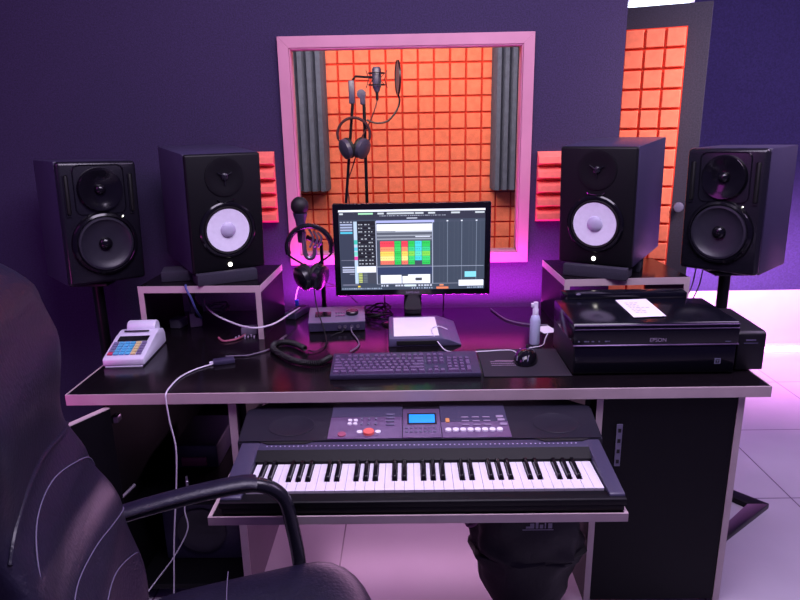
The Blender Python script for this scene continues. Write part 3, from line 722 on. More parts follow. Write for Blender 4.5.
# spray bottle
t = thing('spray_bottle', 'small frosted bottle with white cap standing left of the printer', 'bottle', (.432, .40, .7502))
bm = nb(); lathe(bm, [(0, 0), (.0165, 0), (.018, .004), (.018, .085), (.014, .100), (.009, .106), (0, .106)], 24); obj('body', bm, M['clear_plastic'], t)
bm = nb(); lathe(bm, [(.010, .105), (.0105, .125), (.0085, .128), (.008, .150), (0, .152)], 20); box(bm, -.016, .006, -.006, .006, .132, .146, .002); obj('cap', bm, M['white_plastic'], t)
bm = nb(); box(bm, -.03, .03, -.04, .04, 0, .0008, 0, 1, RZ(.3)); o = obj('paper_scrap', bm, M['paper'], None, False); o.location = (.505, .555, .7503)
tag(o, 'small folded white paper scrap on the desk behind the frosted bottle', 'paper')

# ------------------------------------------------------------------ piano keyboard
pk = thing('electronic_piano', 'dark blue grey electronic piano keyboard on the sliding shelf', 'piano keyboard', (0, 0, .6135))
Z0 = .6135
def zz(v): return v - Z0
bm = nb()
# lower shell with chamfered rear corners
def outline(x0, x1, y0, y1, ch): return [(x0, y0), (x1, y0), (x1, y1 - ch), (x1 - ch * .6, y1), (x0 + ch * .6, y1), (x0, y1 - ch)]
prism(bm, outline(-.452, .494, -.402, .045, .05), 0.001, zz(.634), 'z', .004); obj('lower_shell', bm, M['speaker_front'], pk)
def topprof(): return [(-.392, zz(.640)), (-.392, zz(.650)), (-.388, zz(.6545)), (-.17, zz(.680)), (-.17, zz(.634))]
for s, (xa, xb) in enumerate(((-.455, -.405), (.460, .497))):
    bm = nb(); prism(bm, topprof(), xa, xb, 'x', .003); obj('end_block', bm, M['keybody'], pk)
bm = nb(); prism(bm, [(-.403, zz(.632)), (-.403, zz(.6455)), (-.399, zz(.648)), (-.366, zz(.648)), (-.366, zz(.632))], -.455, .497, 'x', .001); obj('front_rail', bm, M['speaker_front'], pk)
bm = nb(); prism(bm, [(-.236, zz(.634)), (-.236, zz(.660)), (-.205, zz(.677)), (-.205, zz(.634))], -.4055, .461, 'x'); obj('key_recess', bm, M['panel_black'], pk)
bm = nb(); prism(bm, [(-.205, zz(.634)), (-.205, zz(.6765)), (-.17, zz(.680)), (-.17, zz(.634))], -.4055, .461, 'x', .001); st = obj('dotted_strip', bm, M['keybody'], pk)
its = [(x * .0118 - .385, x * .0118 - .3815, -.192, -.188, (.75, .70, .85)) for x in range(70)]
o = rects('strip_dots', its, M['vcol'], st, 'xy', 0, .0003)
o.rotation_euler = (math.atan2(.0035, .035), 0, 0); o.location = (0, .019 * 0, zz(.680) + .0002 + .188 * math.tan(math.atan2(.0035, .035)) - .0012)
bm = nb()
uo = [(-.468, -.168), (.508, -.168), (.520, .0), (.46, .045), (-.42, .045), (-.480, .0)]
a0 = [bm.verts.new((x, y, zz(.634))) for x, y in uo]; a1 = [bm.verts.new((x, y, zz(.6815) + (y + .168) * .09)) for x, y in uo]
bm.faces.new(list(reversed(a0))); bm.faces.new(a1)
for k in range(6): bm.faces.new([a0[k], a0[(k + 1) % 6], a1[(k + 1) % 6], a1[k]])
bmesh.ops.bevel(bm, geom=bm.edges[:], offset=.004, segments=2, affect='EDGES')
up = obj('upper_panel', bm, M['keypanel'], pk)
sl = math.atan(.09)
def onpanel(x, y, dz=0): return T(x, y, zz(.6815) + (y + .168) * .09 + dz) @ RX(sl)
for x in (-.335, .40):
    bm = nb(); lathe(bm, [(.062, 0), (.062, .0012), (.060, .0018), (.058, .0012), (0, .0008)], 48, onpanel(x, -.090, .0) @ Matrix.Diagonal((1.05, .85, 1, 1)), False); obj('speaker_grille', bm, M['keypanel'], pk)
    bm = nb(); prism(bm, [(x - .075, -.167), (x - .05, -.180), (x + .05, -.180), (x + .075, -.167)], zz(.674), zz(.6822), 'z', .001); obj('thumb_notch', bm, M['rubber'], pk)
def ppl(nm, x0, x1, y0, y1, m, th=.002):
    bm = nb(); box(bm, x0, x1, y0, y1, 0, th, .0006, 1, onpanel(0, 0)); return obj(nm, bm, m, pk)
ppl('control_panel', -.228, -.026, -.160, -.05, M['keysilver']); ppl('control_panel', .082, .268, -.160, -.08, M['keysilver']); ppl('control_panel', -.0245, .0805, -.160, -.010, M['keysilver'], .003)
ppl('control_panel', -.228, -.026, -.049, .02, M['keybody']); ppl('control_panel', .082, .268, -.079, .02, M['keybody'])
bm = nb(); box(bm, -.012, .070, -.095, -.035, .003, .0042, .0006, 1, onpanel(0, 0)); obj('lcd_frame', bm, M['rubber'], pk)
bm = nb(); box(bm, -.007, .065, -.088, -.044, .0042, .0052, .0004, 1, onpanel(0, 0)); o = obj('lcd_display', bm, M['lcd'], pk); o['label'] = 'glowing blue display'
def buttons(nm, pts, w_, d_, m, h=.005):
    bm = nb()
    for x, y in pts: box(bm, x - w_, x + w_, y - d_, y + d_, 0, h, .0008, 1, onpanel(x * 0, 0) )
    return obj(nm, bm, m, pk)
buttons('display_buttons', [(-.014 + i * .0128, -.112 - j * .020) for i in range(7) for j in range(2)], .0042, .003, M['silver'])
buttons('rhythm_buttons', [(-.140 + i * .020, -.062 - j * .026) for i in range(3) for j in range(2)], .003, .006, M['silver'])
buttons('menu_buttons', [(-.060, -.040 - j * .018) for j in range(4)], .012, .003, M['silver'])
buttons('voice_buttons', [(.150 + i * .030, -.060 - j * .020) for i in range(3) for j in range(3)], .010, .0025, M['print_grey'])
buttons('pad_buttons', [(.248, -.058), (.250, -.075), (.254, -.098)], .010, .006, M['print_grey'])
bm = nb()
for i in range(8): lathe(bm, [(.0095, 0), (.0085, .005), (0, .006)], 14, onpanel(.100 + i * .020, -.125, .001))
obj('round_buttons', bm, M['ivory'], pk)
bm = nb(); lathe(bm, [(.0155, 0), (.0145, .008), (0, .009)], 24, onpanel(-.117, -.133, .001)); o = obj('dial', bm, mat('orange_dial', (.95, .42, .38), .4, noise=.05), pk); o['label'] = 'orange round dial'
bm = nb(); lathe(bm, [(.012, 0), (.011, .004), (0, .005)], 24, onpanel(-.190, -.140, .001)); obj('power_button', bm, M['redbox'], pk)
bm = nb(); lathe(bm, [(.0085, 0), (.008, .004), (0, .005)], 16, onpanel(-.142, -.130, .001)); lathe(bm, [(.0085, 0), (.008, .004), (0, .005)], 16, onpanel(-.092, -.130, .001)); obj('small_knobs', bm, M['ivory'], pk)
bm = nb()
for k in range(4):
    a_ = k * PI / 2 + PI / 4; lathe(bm, [(.0068, 0), (.006, .004), (0, .0045)], 12, onpanel(-.165 + .011 * math.cos(a_), -.078 + .013 * math.sin(a_), .001))
obj('arrow_buttons', bm, M['ivory'], pk)
bm = nb(); box(bm, .095, .106, -.085, -.065, 0, .005, .001, 1, onpanel(0, 0)); obj('mode_button', bm, mat('amber_button', (.85, .6, .35), .4, noise=.05), pk)
KP = .858 / 36; kx0 = -.4015
wm = {}
for i in range(36):
    k = i % 7
    lc = .0068 if k in (1, 2, 4, 5, 6) else .0; rc = .0068 if k in (0, 1, 3, 4, 5) and i < 35 else 0
    x0 = kx0 + i * KP + .0005; x1 = kx0 + (i + 1) * KP - .0005
    bm = nb()
    ym = -.322
    poly = [(x0, -.362), (x1, -.362), (x1, ym), (x1 - rc, ym), (x1 - rc, -.234), (x0 + lc, -.234), (x0 + lc, ym), (x0, ym)]
    pp = []
    for q in poly:
        if not pp or (abs(q[0] - pp[-1][0]) > 1e-6 or abs(q[1] - pp[-1][1]) > 1e-6): pp.append(q)
    prism(bm, pp, zz(.636), zz(.652), 'z')
    obj('white_key', bm, M['ivory'], pk)
    if k in (0, 1, 3, 4, 5) and i < 35:
        bm = nb(); xc = kx0 + (i + 1) * KP
        hexa(bm, [(xc - .0062, -.320, zz(.645)), (xc - .0045, -.312, zz(.6615)), (xc - .0062, -.234, zz(.645)), (xc - .0045, -.234, zz(.6635)),
                  (xc + .0062, -.320, zz(.645)), (xc + .0045, -.312, zz(.6615)), (xc + .0062, -.234, zz(.645)), (xc + .0045, -.234, zz(.6635))], .0012, 1)
        obj('black_key', bm, M['ebony'], pk)

# ------------------------------------------------------------------ cables
def cable(label, pts, r, m, name='cable', n=8, cat='cable'):
    bm = nb(); tube(bm, pts, r, 8, True, n); return tag(obj(name, bm, m), label, cat)
# coiled black cable
P = smooth_path([(-.359, .342, .7635), (-.400, .392, .7635), (-.440, .415, .7635), (-.472, .395, .7635), (-.466, .340, .7635), (-.414, .266, .7635), (-.355, .215, .7635), (-.294, .205, .7635), (-.262, .255, .7635)], 30)
bm = nb(); hp = []
L_ = 0
for i, p in enumerate(P):
    if i: L_ += (p - P[i - 1]).length
    q = P[min(i + 1, len(P) - 1)] - P[max(i - 1, 0)]; q.normalize(); s_ = Vector((-q.y, q.x, 0)); 
    hp.append((p, s_, L_))
pts = []
N_ = 640
for k in range(N_):
    f = k / (N_ - 1) * (len(hp) - 1); i = int(f); j = min(i + 1, len(hp) - 1); u = f - i
    p = hp[i][0].lerp(hp[j][0], u); s_ = hp[i][1].lerp(hp[j][1], u); l = hp[i][2] + (hp[j][2] - hp[i][2]) * u
    a_ = l / .0062 * 2 * PI
    pts.append(p + s_ * .0085 * math.cos(a_) + Vector((0, 0, 1)) * .0085 * math.sin(a_))
tube(bm, pts, .0026, 5, False)
tag(obj('coiled_cable', bm, M['rubber']), 'thick black coiled cable curled on the desk left of the keyboard', 'cable')
cable('thin black cable dropping from the hanging headphones to the coiled cable', [(-.372, .70, .90), (-.350, .60, .84), (-.318, .53, .775), (-.300, .45, .755), (-.300, .38, .7545), (-.325, .335, .7545), (-.350, .345, .757)], .0022, M['rubber'])
cable('white charging cable running over the front desk edge and hanging down', [(-.640, .235, .7535), (-.684, .189, .7535), (-.713, .122, .7535), (-.716, .044, .7540), (-.71, -.006, .7545), (-.709, -.014, .735), (-.706, -.014, .67), (-.698, -.012, .58), (-.712, -.012, .448), (-.738, -.010, .275), (-.760, -.012, .075), (-.765, -.03, .003)], .0024, M['white_cable'])
cable('thin white cable hanging inside the open cabinet with a metal plug', [(-.707, .06, .412), (-.721, .055, .334), (-.719, .055, .261), (-.768, .05, .169), (-.825, .04, .094), (-.90, .0, .004)], .0022, M['white_cable'])
cable('white cable arching over the desk from under the left riser', [(-.80, .68, .855), (-.774, .62, .842), (-.72, .56, .822), (-.641, .505, .807), (-.59, .465, .806), (-.54, .450, .806), (-.495, .52, .800), (-.465, .68, .790), (-.450, .80, .778)], .0034, M['white_cable'])
cable('dark cable curving from the small black adapter toward the interface', [(-.62, .30, .7545), (-.575, .305, .7545), (-.541, .312, .7545), (-.485, .37, .7545), (-.456, .470, .757)], .0026, M['grey_cable'])
cable('pale mouse cable leading toward the keyboard and over the tray', [(.352, .30, .7555), (.33, .325, .7545), (.233, .316, .7540), (.172, .312, .7540), (.125, .325, .7540), (.104, .365, .760), (.080, .42, .7835), (.080, .480, .786), (.105, .50, .786), (.135, .49, .777)], .0020, M['white_cable'])
cable('pale cable running behind the mouse to the printer side', [(.37, .335, .7545), (.42, .35, .7545), (.456, .373, .7545), (.478, .44, .7545), (.50, .50, .7545)], .0018, M['white_cable'])
cable('grey cable lying on the desk right of the monitor stand', [(.335, .83, .7545), (.352, .75, .7545), (.380, .67, .7545), (.43, .62, .7545), (.49, .60, .7545), (.52, .60, .7545)], .0026, M['grey_cable'])
cable('short grey lead from the interface front down to the desk', [(-.222, .570, .770), (-.214, .53, .758), (-.190, .46, .7545), (-.180, .39, .7545), (-.205, .33, .7545)], .0026, M['grey_cable'])
cable('second short lead plugged in the interface front', [(-.243, .567, .770), (-.25, .54, .758), (-.27, .53, .7545), (-.29, .50, .7545)], .002, M['rubber'])
rr_ = random.Random(5); pts = []
for k in range(46):
    a_ = k * .95; pts.append((-.128 + .048 * math.cos(a_) * (1 + .35 * rr_.uniform(-1, 1)), .745 + .060 * math.sin(a_) * (1 + .3 * rr_.uniform(-1, 1)), .757 + .035 * rr_.random()))
cable('tangled bundle of black cables on the desk between interface and monitor stand', pts, .0026, M['rubber'], 'cable_bundle', 6)
cable('black cable hanging down behind the left half of the monitor', [(-.095, .70, 1.0), (-.10, .74, .90), (-.10, .78, .80), (-.098, .79, .756)], .0026, M['rubber'])
cable('black cable hanging down behind the right half of the monitor', [(.14, .70, 1.0), (.138, .76, .90), (.138, .79, .80), (.136, .80, .756)], .0026, M['rubber'])
cable('thin black cable from the monitor to behind the interface', [(-.20, .70, .90), (-.26, .78, .87), (-.33, .86, .85), (-.40, .92, .84)], .002, M['rubber'])
cable('thin wires crossing behind the left half of the interface', [(-.21, .78, .80), (-.28, .84, .845), (-.345, .86, .87), (-.38, .86, .90)], .002, M['rubber'])
cable('pale lead rising from the blue plug behind the interface', [(-.474, .85, .80), (-.465, .87, .84), (-.44, .88, .875), (-.415, .86, .885)], .002, M['white_cable'])
bm = nb(); box(bm, -.008, .008, -.007, .007, 0, .050, .002); o = obj('network_plug', bm, M['blue_plug']); o.location = (-.468, .845, .752); o.rotation_euler = (.2, 0, .2); tag(o, 'blue plug standing at the rear of the desk, behind the black power strip', 'plug')
t = thing('power_strip', 'black power strip lying behind the coiled cable, by the riser', 'power strip', (-.458, .790, .7502), (0, 0, 1.25))
bm = nb(); box(bm, -.065, .065, -.024, .024, 0, .027, .004); obj('housing', bm, M['speaker_black'], t)
for i in range(3):
    bm = nb(); lathe(bm, [(.017, 0), (.017, .001), (.013, .0012), (0, .0008)], 20, T(-.042 + i * .042, 0, .027)); obj('outlet', bm, M['rubber'], t)
t = thing('adapter_box', 'small black cable adapter at the end of the white charging cable', 'adapter', (-.612, .250, .7502), (0, 0, .35))
bm = nb(); box(bm, -.034, .034, -.018, .018, 0, .014, .003); obj('body', bm, M['speaker_black'], t)
bm = nb(); box(bm, -.046, -.032, -.006, .006, .002, .010, .002); obj('plug', bm, M['white_plastic'], t)
cable('black cable with metal jack lying beside the coiled cable', [(-.470, .44, .757), (-.462, .475, .757), (-.452, .505, .758)], .0036, M['steel'], 'audio_jack')
# things under the left riser
rr_ = random.Random(9)
t = thing('wall_adapter', 'white plug adapters heaped under the left riser shelf', 'plug adapter', (-.835, .67, .7502), (0, 0, .3))
bm = nb(); box(bm, -.022, .022, -.025, .025, 0, .055, .004); obj('body', bm, mat('dim_white', (.62, .58, .66), .4, noise=.05), t)
bm = nb(); box(bm, -.015, .015, -.02, .02, .055, .085, .003); obj('plug', bm, M['grey_cable'], t)
t = thing('wall_adapter', 'low grey adapter beside the heaped white plugs under the left riser', 'plug adapter', (-.90, .66, .7502), (0, 0, -.2))
bm = nb(); box(bm, -.022, .022, -.03, .03, 0, .035, .004); obj('body', bm, mat('dim_grey', (.45, .42, .5), .4, noise=.05), t)
pts = []
for k in range(22):
    a_ = k * 1.25; pts.append((-.76 + .045 * math.cos(a_) * (1 + .4 * rr_.uniform(-1, 1)), .72 + .05 * math.sin(a_) * (1 + .4 * rr_.uniform(-1, 1)), .79 + .035 * rr_.random()))
cable('loose bundle of pale wires under the left riser shelf', pts, .0022, M['grey_cable'], 'cable_bundle', 6)
cable('blue grey cable hanging over the front of the left riser', [(-.80, .50, .9535), (-.795, .484, .9545), (-.788, .470, .945), (-.775, .472, .91), (-.772, .50, .86), (-.79, .60, .80)], .0040, mat('slate_cable', (.28, .30, .55), .4, noise=.05))
cable('thick black cable bundle hanging down under the left riser', [(-.80, .56, .925), (-.81, .58, .88), (-.80, .62, .83), (-.815, .64, .80)], .014, M['rubber'])
t = thing('small_device', 'small grey circuit box with loose parts at the left riser leg', 'device', (-.60, .555, .7502), (0, 0, .2))
bm = nb(); box(bm, -.028, .028, -.02, .02, 0, .028, .003); obj('body', bm, mat('dim_device', (.42, .38, .46), .4, noise=.1), t)
bm = nb()
for k in range(7): box(bm, -.05 + k * .011, -.044 + k * .011, -.065 + .01 * (k % 3), -.04, 0, .006 + .004 * (k % 2), .001, 1)
obj('loose_plugs', bm, M['print_grey'], t)
cable('red and black wires lying under the left riser', [(-.70, .50, .7545), (-.67, .46, .7545), (-.63, .48, .7545), (-.61, .53, .7545)], .004, M['redbox'])
for dx, lab in ((0, 'thin black speaker cable running down the inner side of the right stand'), (.028, 'thin black speaker cable nearer the pole of the right stand')):
    cable(lab, [(1.13 + dx, .76, .94), (1.115 + dx, .75, .86), (1.085 + dx, .74, .78), (1.07 + dx, .76, .60), (1.10, .78, .2), (1.12 + dx, .8, .006)], .0025, M['rubber'])

# ------------------------------------------------------------------ under the desk
t = thing('cloth_bag', 'black drawstring bag with pale printed mark standing under the desk', 'bag', (.358, .035, 0))
bm = nb(); bmesh.ops.create_uvsphere(bm, u_segments=40, v_segments=28, radius=1)
from mathutils import noise as mn
sgn_ = lambda v: 1 if v > 0 else -1
for v in bm.verts:
    x, y, z = v.co
    h = .5 + .5 * sgn_(z) * abs(z) ** 2.2
    wd = .145 + .040 * min(1, h * 1.4) if h < .82 else .185 - .25 * (h - .82)
    n_ = mn.noise(Vector((x * 2.3, y * 2.3, z * 2.5))) * .16 + mn.noise(Vector((x * 6, y * 6, z * 6))) * .05
    r_ = max(.05, math.hypot(x, y)); x *= r_ ** -.65; y *= r_ ** -.65
    ex = abs(x) ** .8 * (1 if x > 0 else -1)
    v.co = (ex * wd * (1 + n_) * 1.0, y * .115 * (1 + n_), max(0, .44 * h - .006) * (1 + .02 * n_))
obj('bag_body', bm, M['bag'], t)
bm = nb()
for k in range(9):
    x = -.13 + k * .03; tube(bm, [(x, -.06, .415), (x + .004, -.052, .44), (x + .002, -.02, .47)], .012, 8)
obj('gathered_top', bm, M['bag'], t)
bm = nb(); tube(bm, [(-.172, -.02, .41), (-.195, -.035, .36), (-.190, -.04, .31), (-.165, -.05, .33), (-.168, -.045, .39)], .008, 8); o = obj('handle_loop', bm, mat('dusky_pink_strap', (.45, .25, .40), .6, noise=.1), t)
its = [(-.03, -.018, .355, .362, (.5, .48, .55)), (-.018, -.006, .355, .372, (.5, .48, .55)), (-.002, .006, .355, .378, (.5, .48, .55)), (.010, .02, .355, .368, (.5, .48, .55)), (.024, .028, .355, .374, (.5, .48, .55)), (.034, .046, .355, .372, (.5, .48, .55)), (-.04, .05, .349, .352, (.5, .48, .55))]
rects('printed_mark', its, M['vcol'], t, 'xz', -.128, .0005)
t = thing('equipment_box', 'dark grey electronic box on the upper cabinet shelf with red front', 'device', (-.76, .30, .3362), (0, 0, 0))
bm = nb(); box(bm, -.08, .08, 0, .25, 0, .09, .01); obj('body', bm, M['speaker_black'], t)
bm = nb(); box(bm, -.05, .04, -.006, .004, .012, .045, .004); obj('front_label', bm, M['redbox'], t)
t = thing('subwoofer', 'dark box with round driver at the bottom of the open left cabinet', 'speaker', (-.715, .16, .0682), (0, 0, 0))
bm = nb(); box(bm, -.13, .13, 0, .26, 0, .23, .01); obj('cabinet', bm, M['speaker_black'], t)
bm = nb(); lathe(bm, [(.085, 0), (.085, .006), (.075, .008), (.06, .003), (0, .002)], 36, T(0, 0, .115) @ FRONT, False); obj('driver', bm, M['cone_black'], t)
t = thing('plug_tip', 'small metal plug tip hanging at the top of the thin white cabinet cable', 'plug', (-.706, .062, .41))
bm = nb(); lathe(bm, [(.005, 0), (.006, .02), (.004, .022), (.004, .036), (0, .038)], 12); obj('plug_body', bm, M['steel'], t)
cable('bent pale cable end sticking up beside the chair back', [(-.935, .02, .003), (-.93, .0, .12), (-.925, -.04, .25), (-.930, -.05, .32), (-.915, -.01, .38), (-.87, .06, .42)], .005, M['grey_cable'])

# ------------------------------------------------------------------ booth: stand, microphone, pop filter, headphones
BY = 1.9
t = thing('microphone_stand', 'tall thin black microphone stand inside the recording booth', 'mic stand', (-.230, BY, 0))
bm = nb(); tube(bm, [(0, 0, .02), (0, 0, 1.62)], .009, 10, False); obj('pole', bm, M['metal_black'], t)
bm = nb(); tube(bm, [(-.055, 0, 1.72), (-.062, 0, 1.60), (-.115, 0, 1.10), (-.16, 0, .72)], .008, 10, False); obj('boom_arm', bm, M['metal_black'], t)
bm = nb(); box(bm, -.080, -.048, -.016, .016, 1.605, 1.725, .006); lathe(bm, [(0, -.016), (.024, -.014), (.024, .014), (0, .016)], 20, T(-.012, 0, 1.655) @ FRONT); box(bm, -.02, .008, -.013, .013, 1.60, 1.66, .005); obj('clamp', bm, M['speaker_black'], t)
bm = nb(); tube(bm, [(-.058, 0, 1.725), (-.04, -.005, 1.745), (.05, -.005, 1.738)], .0065, 8, False); obj('mic_arm', bm, M['metal_black'], t)
for k in range(3):
    a_ = k * 2 * PI / 3 + .5; bm = nb(); tube(bm, [(0, 0, .16), (.30 * math.cos(a_), .30 * math.sin(a_), .012)], .008, 8, False); obj('leg', bm, M['metal_black'], t)
t = thing('studio_microphone', 'black condenser microphone in a wire cradle inside the booth', 'microphone', (-.158, BY, 1.665))
bm = nb(); lathe(bm, [(0, 0), (.013, .0), (.02, .02), (.024, .03), (.025, .065), (.024, .115), (.018, .126), (0, .128)], 24); obj('body', bm, M['speaker_black'], t)
bm = nb()
for z, r_ in ((.035, .045), (.095, .045)):
    tube(bm, [(r_ * math.cos(a_ * PI / 8), r_ * math.sin(a_ * PI / 8), z) for a_ in range(17)], .0028, 6, False)
for k in range(4):
    a_ = k * PI / 2 + .4; tube(bm, [(.045 * math.cos(a_), .045 * math.sin(a_), .035), (.024 * math.cos(a_ + .5), .024 * math.sin(a_ + .5), .065), (.045 * math.cos(a_), .045 * math.sin(a_), .095)], .002, 6, False)
    tube(bm, [(.06 * math.cos(a_), .06 * math.sin(a_), .02), (.045 * math.cos(a_), .045 * math.sin(a_), .065), (.06 * math.cos(a_), .06 * math.sin(a_), .11)], .002, 6, False)
obj('cradle', bm, M['metal_black'], t)
bm = nb(); tube(bm, [(0, 0, .004), (0, 0, -.045)], [.009, .007], 10, False); obj('plug', bm, M['metal_black'], t)
t = thing('pop_filter', 'round grey pop filter on a curved neck beside the booth microphone', 'pop filter', (-.045, BY - .02, 1.735), (0, 0, math.radians(9)))
X = RY(PI / 2)
bm = nb(); lathe(bm, [(.080, -.004), (.088, -.005), (.088, .005), (.080, .004)], 40, X, False); obj('rim', bm, M['metal_black'], t)
bm = nb(); lathe(bm, [(0, -.001), (.081, -.001), (.081, .001), (0, .001)], 40, X, False); obj('screen_mesh', bm, M['mesh_grey'], t)
bm = nb(); tube(bm, [(0, 0, -.086), (.008, 0, -.12), (-.01, 0, -.17), (-.06, -.01, -.222), (-.12, 0, -.232), (-.17, .02, -.215)], .005, 8); obj('gooseneck', bm, M['metal_black'], t)
headphones('headphones', 'black headphones hanging on the microphone stand inside the booth', (-.288, BY - .035, 1.445), 0, .088, mat('brown_band', (.20, .10, .14), .4, noise=.1), M['speaker_black'], .055, .075, .046, .010)
cable('thin dark red cable from the booth microphone down behind its headphones', [(-.158, BY, 1.625), (-.170, BY - .01, 1.58), (-.205, BY - .015, 1.50), (-.25, BY - .02, 1.42), (-.30, BY - .01, 1.28), (-.335, BY, 1.18), (-.33, BY, 1.08), (-.32, BY, .7), (-.31, BY, .004)], .0035, mat('dark_red_cable', (.30, .08, .10), .5, noise=.05))

# ------------------------------------------------------------------ office chair
FA = math.atan2(.325, .946)
ch = thing('office_chair', 'dark leather office chair with stitched high back in the left foreground', 'chair', (-.325, -.735, 0), (0, 0, FA))
# local: +x forward (towards the desk's right), +y the sitter's left (far side)
def grid_surface(bm, fn, nu, nv):
    g = [[bm.verts.new(fn(i / nu, j / nv)) for j in range(nv + 1)] for i in range(nu + 1)]
    for i in range(nu):
        for j in range(nv): bm.faces.new([g[i][j], g[i + 1][j], g[i + 1][j + 1], g[i][j + 1]])
    return g
bm = nb(); bmesh.ops.create_uvsphere(bm, u_segments=64, v_segments=32, radius=1)
def sgn(v): return 1 if v > 0 else -1
for v in bm.verts:
    x, y, z = v.co
    k = (1 - abs(z) ** 3) ** .33 if abs(z) < 1 else 0
    r = math.hypot(x, y); 
    if r > 1e-6:
        q = (abs(x / r) ** 5 + abs(y / r) ** 5) ** (-1 / 5.)
        x, y = x / r * q * min(1, r ** .45), y / r * q * min(1, r ** .45)
    zc = .046 * sgn(z) * abs(z) ** .75
    lx, ly = x * .262, y * .262
    dip = -.020 * math.exp(-((lx + .02) ** 2 + ly ** 2) / .02) if z > 0 else 0
    front = -.030 * max(0, (lx - .15) / .11) ** 2
    v.co = (lx + .028, ly, .492 + zc + dip + front)
st_ = obj('seat', bm, M['leather'], ch)
bm = nb()
tube(bm, [(-.01, -.262, .528), (-.02, -.15, .5335), (-.02, 0, .5300), (-.02, .15, .5335), (-.01, .262, .528)], .0012, 6); obj('seam', bm, M['stitch'], st_)
# backrest as a closed padded shell
def prof_x(h):   # centre line (front surface) by height fraction
    pts = [(0, -.205), (.15, -.190), (.35, -.220), (.5, -.262), (.62, -.290), (.78, -.275), (.9, -.290), (1, -.330)]
    for (a0_, b0_), (a1_, b1_) in zip(pts, pts[1:]):
        if h <= a1_:
            u = (h - a0_) / (a1_ - a0_); u = u * u * (3 - 2 * u); return b0_ + (b1_ - b0_) * u
    return pts[-1][1]
def half_w(h):
    pts = [(0, .20), (.2, .245), (.42, .255), (.55, .235), (.66, .225), (.8, .232), (.9, .215), (.96, .175), (1, .11)]
    for (a0_, b0_), (a1_, b1_) in zip(pts, pts[1:]):
        if h <= a1_:
            u = (h - a0_) / (a1_ - a0_); return b0_ + (b1_ - b0_) * u
    return pts[-1][1]
BZ0, BZ1 = .46, 1.315
def back_pt(a_, h, off=0):
    """a_: angle round the section, 0 = sitter's left edge, front through PI/2"""
    w_ = half_w(h); th = .050
    cx = prof_x(h)
    cy = math.cos(a_); sy = math.sin(a_)
    yy = w_ * sgn(cy) * abs(cy) ** .55
    wing = .030 * (abs(yy) / .25) ** 2.2
    xx = sgn(sy) * abs(sy) ** .6 * (th if sy > 0 else .045)
    if sy > 0: xx += .014 * (1 - (yy / w_) ** 2) * (1 if .1 < h < .5 else .6) + off
    return (cx - .042 + xx + wing, yy, BZ0 + (BZ1 - BZ0) * h)
bm = nb(); NA, NH = 64, 56
ringz = []
for j in range(NH + 1):
    h = j / NH; ringz.append([bm.verts.new(back_pt(2 * PI * i / NA, h)) for i in range(NA)])
for A, B in zip(ringz, ringz[1:]):
    for i in range(NA): bm.faces.new([A[i], A[(i + 1) % NA], B[(i + 1) % NA], B[i]])
bm.faces.new(list(reversed(ringz[0]))); bm.faces.new(ringz[-1])
br = obj('backrest', bm, M['leather'], ch)
def on_back(s, h, off=.0015):
    # s in -1..1 across the front (1 = sitter's left edge)
    w_ = half_w(h); c_ = max(-1, min(1, s)); a_ = math.acos(sgn(c_) * abs(c_) ** (1 / .55))
    x, y, z = back_pt(a_, h); return (x + off, y, z)
def seam(pts, r=.0011):
    bm = nb(); tube(bm, [on_back(s, h) for s, h in pts], r, 6, True, 6); obj('seam', bm, M['stitch'], br)
seam([(.97, .46), (.85, .50), (.6, .535), (.1, .575), (-.4, .585), (-.75, .56), (-.92, .48)])
seam([(.98, .34), (.8, .36), (.45, .39), (0, .425), (-.5, .45), (-.85, .43), (-.97, .36)])
seam([(.97, .20), (.7, .26), (.1, .34), (-.4, .37), (-.8, .36), (-.95, .30)])
bm = nb(); tube(bm, [on_back(a_, b_, 0) for a_, b_ in ((.95, .585), (.6, .60), (.1, .625), (-.4, .635), (-.8, .62), (-.95, .59))], .004, 8, True, 8); o = obj('fold', bm, M['leather'], br)
# armrests
for s in (1, -1):
    bm = nb()
    tube(bm, [(-.325, s * .285, .665), (-.25, s * .290, .695), (-.10, s * .293, .712), (.03, s * .293, .718), (.088, s * .292, .708), (.128, s * .288, .67), (.142, s * .278, .60), (.150, s * .262, .52), (.148, s * .235, .45), (.11, s * .17, .425)], .019, 12, True, 8, (.85, 1.0))
    ar = obj('armrest', bm, M['moulded'], ch)
    bm = nb(); tube(bm, [(-.320, s * .285, .672), (-.25, s * .290, .703), (-.10, s * .293, .722), (.03, s * .293, .728), (.07, s * .293, .722)], [.019, .022], 12, True, 8, (.5, 1.2)); obj('arm_pad', bm, M['leather'], ar)
bm = nb(); box(bm, -.12, .12, -.10, .10, .415, .455, .006); obj('seat_plate', bm, M['metal_black'], ch)
bm = nb(); lathe(bm, [(.028, .10), (.028, .25), (.018, .25), (.018, .42)], 20); obj('gas_lift', bm, M['metal_black'], ch)
bm = nb()
for k in range(5):
    a_ = k * 2 * PI / 5; tube(bm, [(.02 * math.cos(a_), .02 * math.sin(a_), .115), (.30 * math.cos(a_), .30 * math.sin(a_), .075)], [.024, .014], 10, False)
sb = obj('star_base', bm, M['moulded'], ch)
for k in range(5):
    a_ = k * 2 * PI / 5; bm = nb(); lathe(bm, [(0, -.022), (.028, -.022), (.028, -.004), (.02, -.004), (.02, .004), (.028, .004), (.028, .022), (0, .022)], 20, T(.30 * math.cos(a_), .30 * math.sin(a_), .0285) @ RZ(a_ + .6) @ RX(PI / 2)); tube(bm, [(.30 * math.cos(a_), .30 * math.sin(a_), .05), (.30 * math.cos(a_), .30 * math.sin(a_), .08)], .008, 8, False)
    obj('caster', bm, M['rubber'], sb)

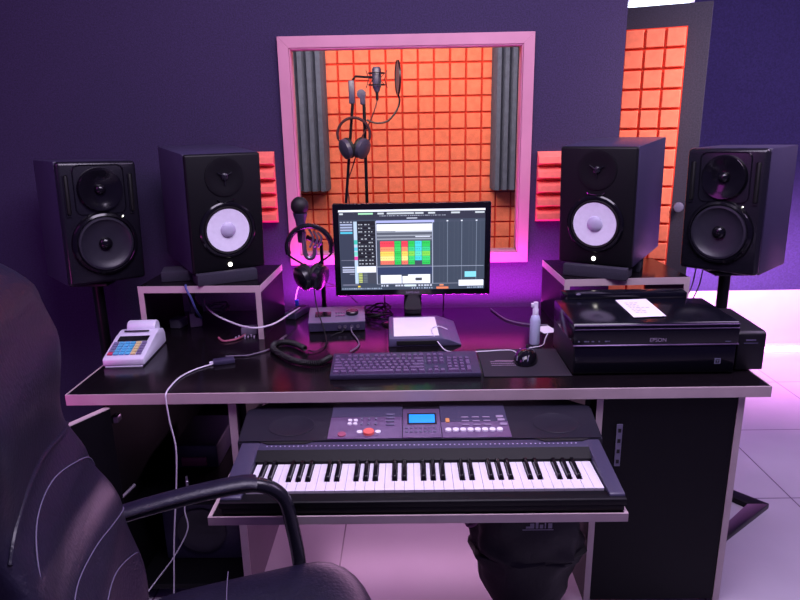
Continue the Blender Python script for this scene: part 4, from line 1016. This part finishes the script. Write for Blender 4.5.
# ------------------------------------------------------------------ lights
def area(name, loc, target, sx, sy, col, power, spread=None):
    l = bpy.data.lights.new(name, 'AREA'); l.shape = 'RECTANGLE'; l.size = sx; l.size_y = sy; l.color = lin(col); l.energy = power
    if spread: l.spread = math.radians(spread)
    o = bpy.data.objects.new(name, l); C.objects.link(o); o.location = loc
    dv_ = Vector(target) - Vector(loc); o.rotation_euler = dv_.to_track_quat('-Z', 'Y').to_euler(); return o
area('ceiling_lamp', (.2, -.5, 2.65), (.1, .2, .5), 1.8, 1.0, (.93, .87, 1.0), 62)
area('ceiling_lamp_side', (2.4, .4, 2.6), (1.6, .9, .2), 1.2, 1.2, (.90, .78, 1.0), 38)
area('room_lamp_left', (-2.2, -.8, 2.3), (-.4, .3, .7), 1.0, 1.0, (.90, .35, .95), 9)
area('desk_led', (.05, .83, .855), (.05, .97, .875), 1.15, .11, (.98, .24, .92), 4.5)
area('wall_wash', (.05, .878, .765), (.05, .965, 1.02), 1.2, .03, (.96, .20, .95), 7)
area('floor_led', (.1, .90, .55), (.1, -.1, 0), 1.0, .05, (1.0, .74, .96), 5)
area('far_led', (2.1, 1.9, .75), (2.3, 2.35, .2), 1.8, .1, (1.0, .66, .98), 34)
area('left_led', (-1.30, -.25, .70), (-.95, .0, .735), .2, .1, (1.0, .3, .85), .9)
area('door_fill', (1.7, .2, 2.3), (1.2, 1.3, 1.4), .4, .4, (1.0, .92, .88), 4.5, 60)  # unseen fill light, added to brighten the orange foam on the door
area('booth_lamp', (0, 1.15, 2.1), (0, 2.4, 1.35), 1.4, .4, (1.0, .92, .88), 38)
wd = bpy.data.worlds.new('world'); bpy.context.scene.world = wd; wd.use_nodes = True
wd.node_tree.nodes['Background'].inputs[0].default_value = (*lin((.42, .32, .66)), 1); wd.node_tree.nodes['Background'].inputs[1].default_value = .27

# ------------------------------------------------------------------ camera
F, pi_, ya, ro, cx, cy, cz = 643.2574, .26697, .01451, -.01827, -.00225, -1.72514, 1.49576
cp, sp, cyw, syw = math.cos(pi_), math.sin(pi_), math.cos(ya), math.sin(ya)
f = Vector((-syw * cp, cyw * cp, -sp)); r = Vector((cyw, syw, 0)); u = r.cross(f)
r2 = r * math.cos(ro) + u * math.sin(ro); u2 = u * math.cos(ro) - r * math.sin(ro)
cam = bpy.data.cameras.new('camera'); cam.sensor_width = 36; cam.lens = F * 36 / 800; cam.clip_start = .02
co = bpy.data.objects.new('camera', cam); C.objects.link(co)
m3 = Matrix((r2, u2, -f)).transposed(); co.matrix_world = Matrix.Translation((cx, cy, cz)) @ m3.to_4x4()
bpy.context.scene.camera = co
vs = bpy.context.scene.view_settings; vs.view_transform = 'Standard'; vs.look = 'None'; vs.exposure = 0; vs.gamma = 1
